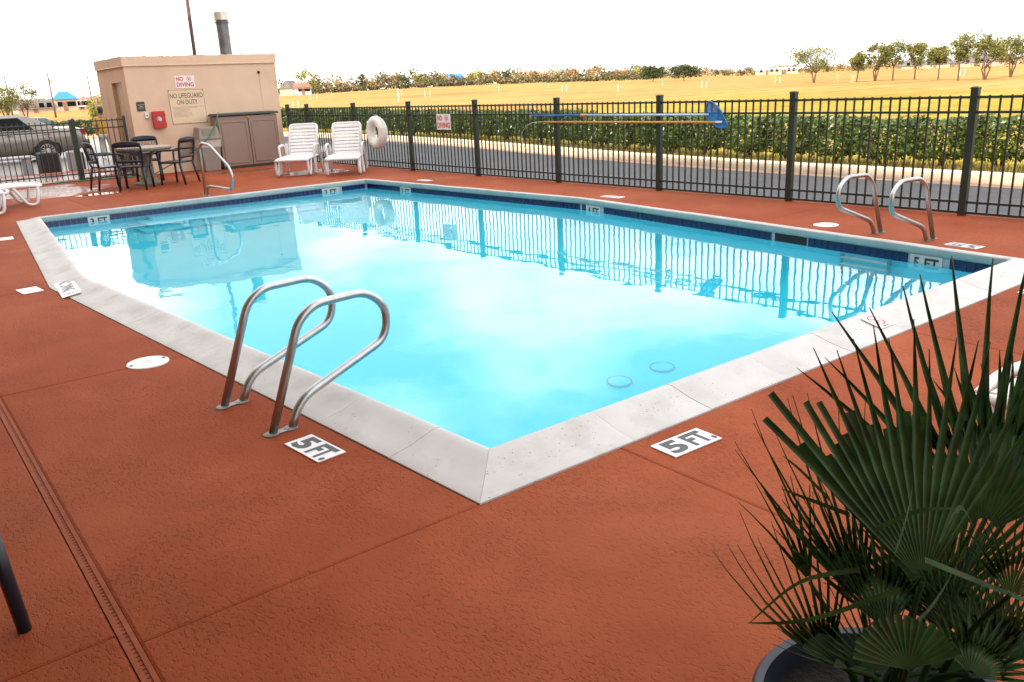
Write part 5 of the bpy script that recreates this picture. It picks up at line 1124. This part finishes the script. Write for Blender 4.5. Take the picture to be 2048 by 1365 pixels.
house('pale house with grey gable right of the pump house', 582, 275, 4.0, 5, 2.0, 2.4, MAT_GROOF, MAT_HWALL, False, .9); house('white-gabled low house in the autumn treeline', 604, 272, 4.4, 5, 1.7, 1.8, MAT_BROOF, MAT_WROOF, False, .3); house('small house with white roof in the treeline', 692, 300, 4, 4, 1.9, 1.5, MAT_WROOF, MAT_HWALL, True)
house('brick house with blue tarp on its roof', 912, 318, 5.5, 5, 2.0, 2.2, MAT_TARP, MAT_BRICK, False, .4); house('brick house left of the blue-tarped one', 884, 316, 5.2, 5, 2.0, 1.8, MAT_BROOF, MAT_BRICK, True)
house('grey-roofed house behind the fourth field tree', 1822, 330, 9, 8, .9, 2.6, MAT_GROOF, MAT_HWALL, True, .2); house('grey-roofed house behind the fifth field tree', 1872, 320, 8, 8, 1.2, 2.6, MAT_GROOF, MAT_HWALL, True, -.2); house('grey-roofed house behind the sixth field tree', 1945, 310, 10, 8, 1.2, 3.0, MAT_GROOF, MAT_HWALL, True, .1); house('brown-roofed house between the two rightmost trees', 1998, 315, 7, 8, 1.2, 2.2, MAT_BROOF, MAT_HWALL, True, .3)
house('long low white shed across the right field', 1535, 330, 9, 5, 1.6, .7, MAT_WROOF, MAT_HWALL, False); house('long pale shed left of the big round tree', 1570, 335, 8, 5, 1.5, .8, MAT_WROOF, MAT_HWALL, False)
def pole(label, px, dist, h, r=.13, mat=None):
    x, y, z = spot(px, 225, dist); t = thing('utility_pole', label, 'utility pole', (x, y, z)); MB().tube([(0, 0, -.2), (0, 0, h)], [r, r * .6], 8).build('shaft', mat or MAT_PALEW, t, sm=True); MB().lathe([(.16, 0), (.16, .55)], 10, Matrix.Translation((r + .12, 0, h * .76))).build('transformer', MAT_PALEC, t) if 'transformer' in label else None; return t
pole('thin utility pole behind the far left tree', 24, 130, 5.6); pole('utility pole with small transformer left of the blue-roofed house', 110, 128, 5.7); pole('thin utility pole close to the pump house wall', 188, 130, 5.6)
def lattice(label, px, dist, h, b):
    x, y, z = spot(px, 190, dist); t = thing('lattice_tower', label, 'tower', (x, y, z)); m = MB(); C4 = [(-1, -1), (1, -1), (1, 1), (-1, 1)]
    def c(i, q): w = b / 2 * (1 - .85 * q); return (C4[i][0] * w, C4[i][1] * w, h * q)
    for i in range(4): m.tube([c(i, 0), c(i, 1)], [.16, .10], 4)
    N_ = 14
    for k in range(N_):
        for i in range(4): m.tube([c(i, k / N_), c((i + 1) % 4, (k + 1) / N_)], .07, 4); m.tube([c((i + 1) % 4, k / N_), c(i, (k + 1) / N_)], .07, 4)
    m.build('lattice', MAT_PALET, t)
    am = MB()
    for q in (.8, .9, .99): am.box((0, 0, h * q), (b * .9, .25, .25))
    am.build('cross_arm', MAT_PALET, t); return t
MAT_PALET = M_('pale_tower_steel', (.62, .56, .50), .7, var=.1)
lattice('faint pale lattice tower behind the left utility poles', 97, 520, 31, 5); lattice('faint pale lattice tower above the middle treeline', 832, 900, 36, 7); lattice('faint pale lattice tower left of the field oaks', 1283, 950, 40, 7); lattice('faint pale lattice tower beside the big round tree', 1590, 950, 40, 7)
MAT_STAKE = M_('white_stake_paint', (.75, .72, .68), .5, var=.05)
sk_me = MB(); sk_me.tube([(0, 0, -.1), (0, 0, .8)], .030, 8); sk_me = sk_me.mesh('marker_stake', MAT_STAKE)
for px, py, ds in ((586, 208, 92), (596, 207, 92), (621, 193, 150), (634, 192, 160), (664, 192, 165), (797, 185, 120), (803, 185, 140), (850, 192, 120), (860, 191, 120), (998, 181, 130), (1097, 172, 150), (1124, 180, 118), (1133, 179, 118), (1236, 178, 105), (1325, 168, 140), (1404, 170, 108), (1413, 169, 108), (1551, 160, 125), (1560, 160, 125), (1703, 163, 104), (1707, 164, 104), (1675, 158, 125), (1920, 148, 125), (1929, 148, 125)):
    x, y, z = spot(px, py, ds); tag(obj('marker_stake', sk_me, None, (x, y, z), None), 'short white marker stake standing in the dry field', 'stake', 'white marker stakes in the field')
sl_ = thing('field_lamp', 'thin white lamp standard at the field edge', 'lamp', spot(796, 186, 100)); MB().tube([(0, 0, -.1), (0, 0, 1.25)], .03, 8).build('shaft', MAT_STAKE, sl_); MB().lathe([(.0005, 1.2), (.09, 1.25), (.09, 1.36), (.0005, 1.42)], 10).build('lantern', MAT_STAKE, sl_)

# ------------------------------------------------------------------ potted fan palm in the foreground
MAT_POT = M_('blue_grey_glazed_pot', (.020, .023, .038), .35, var=.15, vs=6, spec=.5); MAT_SOIL = M_('potting_soil', (.010, .007, .005), .95, var=.5, vs=40, bump=1, bs=50, bd=.02)
MAT_PALM = leafmat('fan_palm_leaf', (.014, .042, .010), .45, .18, .4, 14.0, col2=(.036, .088, .020), spec=.22, dirt=(.07, .042, .016), ds=9.0); MAT_STEMP = M_('palm_petiole', (.012, .028, .008), .7, var=.2, spec=.08)
PC = Vector((-.50, -2.09, 0)); pt = thing('potted_palm', 'dark fan palm in a blue-grey pot at the lower right corner', 'potted plant', PC[:])
MB().lathe([(.16, .0), (.18, .02), (.23, .21), (.248, .285), (.268, .29), (.274, .305), (.274, .325), (.266, .335), (.25, .33), (.243, .295), (.235, .26)], 56, close=False).build('pot', MAT_POT, pt, sm=45)
MB().lathe([(.240, .275), (.15, .285), (.0005, .29)], 32, close=False).build('soil', MAT_SOIL, pt, sm=True)
rng = random.Random(4)
def frond(hub, tip, spread, n, roll=0.0, split=.5, thin=1.0, blunt=None, droop=.06, fold=.16, cup=.12, base=None):
    hub = Vector(hub); ax = Vector(tip) - hub; R = ax.length; a = ax.normalized()
    nn = (Vector((-1.941, -2.764, 1.602)) - hub); nn = (nn - a * nn.dot(a)).normalized(); nn = Matrix.Rotation(roll, 3, a) @ nn; s = nn.cross(a)
    m = MB(); dth = 2 * spread / n
    for k in range(n):
        th = -spread + (k + .5) * dth; wob = rng.uniform(-.25, .25) * dth; Rk = R * rng.uniform(.9, 1.04) * (1 - .10 * (abs(th) / spread) ** 2)
        bl = blunt and blunt(th); Rk = (R * rng.uniform(.93, .99) if split > .8 else Rk * rng.uniform(.86, .97)) if bl else Rk
        vs = []; rows = [.05, .2, .38, split, (split + 1) / 2 - .02, .86, 1.0] if not bl else ([.05, .2, .38, .55, split, (split + 1) / 2, 1.0] if split > .62 else [.05, .2, .38, split, .7, .9, 1.0])
        side_b = rng.uniform(-.05, .05); dr_ = droop * rng.uniform(.3, 1.7); nb = rng.uniform(-.05, .05)
        for f in rows:
            r = f * Rk; t2 = th + wob * max(0, f - split) * 2
            d = a * math.cos(t2) + s * math.sin(t2); q = -a * math.sin(t2) + s * math.cos(t2)
            hw = math.tan(dth / 2) * min(f, split) * Rk * 1.02 * thin
            if f > split: hw *= .82 * (1 - (f - split) / (1 - split)) ** .7 if not bl else (1 - .28 * (f - split))
            hw = max(hw, .0006)
            ex = max(0, f - split); c = hub + d * r + nn * (cup * R * (1 - math.cos(t2 * 1.2)) * f) + q * (side_b * R * ex * ex) + nn * (nb * R * ex) + Vector((0, 0, -1)) * (dr_ * R * ex * ex * 2)
            fo = fold * min(f, split) * Rk * dth * 2.2
            vs += [c - q * hw + nn * fo * .5, c - nn * fo * .5, c + q * hw + nn * fo * .5]
        fs = []
        for i in range(len(rows) - 1):
            b_ = i * 3; fs += [(b_, b_ + 1, b_ + 4, b_ + 3), (b_ + 1, b_ + 2, b_ + 5, b_ + 4)]
        m.add([v - PC for v in vs], fs)
    o = m.build('frond', MAT_PALM, pt, sm=True)
    b0 = Vector(base) if base else Vector((rng.uniform(-.07, .07), rng.uniform(-.07, .07), .28)); h2 = hub - PC
    MB().tube(bez([b0, b0.lerp(h2, .5) + Vector((0, 0, .05)), h2], 6), [.008 - .0003 * j for j in range(13)], 6).build('petiole', MAT_STEMP, o, sm=True)
R_ = math.radians
frond(at(1846, 1165, 1.64), at(1778, 655, 1.74), R_(40), 17, R_(14), .46, 1.0, lambda t: t > R_(20), .0)
frond(at(1838, 1175, 1.67), at(1690, 790, 1.75), R_(23), 9, R_(16), .80, 1.2, lambda t: True, .02)
frond(at(1965, 1068, 1.70), at(2046, 500, 1.80), R_(56), 17, R_(-18), .34, 1.0, None, .0)
frond(at(2005, 1010, 1.86), at(2160, 720, 1.84), R_(58), 20, R_(10), .5, 1.0, None, .1)
frond(at(1722, 1200, 1.84), at(1590, 850, 1.98), R_(34), 13, R_(20), .22, 1.35, None, -.12)
frond(at(1655, 1325, 1.74), at(1545, 1065, 1.90), R_(42), 12, R_(10), .2, 1.35, None, -.16)
frond(at(1815, 1340, 1.46), at(1795, 1228, 1.50), R_(78), 17, R_(0), .82, 1.0, lambda t: True, .02, .13)
frond(at(1990, 1335, 1.58), at(1905, 1070, 1.70), R_(56), 20, R_(-25), .25, 1.4, None, .1)
frond(at(1775, 1262, 1.74), at(1700, 960, 1.90), R_(46), 14, R_(15), .3, 1.1, None, -.05)
frond(at(1890, 1205, 1.92), at(1975, 800, 2.02), R_(44), 18, R_(-8), .4, .8, None, .05)
frond(at(2020, 1190, 1.48), at(2110, 1010, 1.45), R_(64), 16, R_(25), .35, .9, None, .12)
frond(at(1700, 1340, 1.60), at(1545, 1262, 1.66), R_(20), 5, R_(30), .2, 1.3, None, -.1)
frond(at(1945, 1300, 1.92), at(2000, 1040, 2.04), R_(52), 18, R_(-15), .25, 1.4, None, .08)
frond(at(1850, 1220, 1.80), at(1790, 1000, 1.86), R_(70), 22, R_(0), .5, 1.0, None, .05)
frond(at(2040, 1330, 1.75), at(2050, 1100, 1.85), R_(60), 16, R_(0), .25, 1.4, None, .08)
frond(at(1620, 1165, 1.90), at(1540, 925, 1.98), R_(30), 6, R_(-40), .15, 1.6, None, .1)
frond(at(1880, 1345, 1.72), at(1930, 1180, 1.74), R_(75), 16, R_(5), .4, .9, None, .1)
frond(at(1940, 1350, 1.55), at(2010, 1190, 1.60), R_(70), 16, R_(10), .35, 1.1, None, -.05)
frond(at(1760, 1350, 1.66), at(1690, 1180, 1.74), R_(55), 14, R_(5), .25, 1.3, None, -.12)
frond(at(1900, 1260, 1.72), at(1850, 1050, 1.80), R_(60), 16, R_(0), .35, 1.1, None, -.03)
lf = MB()
for pts in (((1720, 1140, 1.7), (1600, 1165, 1.72), (1500, 1246, 1.74)), ((1800, 1180, 1.55), (1620, 1240, 1.6), (1495, 1247, 1.64)), ((1880, 1085, 1.5), (1920, 1015, 1.52), (1950, 1060, 1.55)), ((1750, 1060, 1.58), (1840, 1022, 1.55), (1922, 1018, 1.54)), ((1790, 1110, 1.5), (1815, 1030, 1.52), (1826, 972, 1.55)), ((1850, 1120, 1.45), (2048, 1200, 1.5), (2080, 1210, 1.5)), ((1740, 1300, 1.5), (1850, 1230, 1.52), (1920, 1120, 1.55)), ((1700, 1030, 1.8), (1620, 1000, 1.85), (1562, 978, 1.88)), ((1660, 1000, 1.82), (1600, 940, 1.88), (1565, 912, 1.9))):
    P_ = bez([at(*p) - PC for p in pts], 5); n_ = len(P_); A_ = []; B_ = []
    for j, p in enumerate(P_): hw = .0045 * (1 - (j / (n_ - 1)) ** 2) + .0006; A_.append(p - _u2 * hw); B_.append(p + _u2 * hw + _fw * .002)
    lf.strip(A_, B_)
lf.build('stray_leaflets', MAT_PALM, pt)
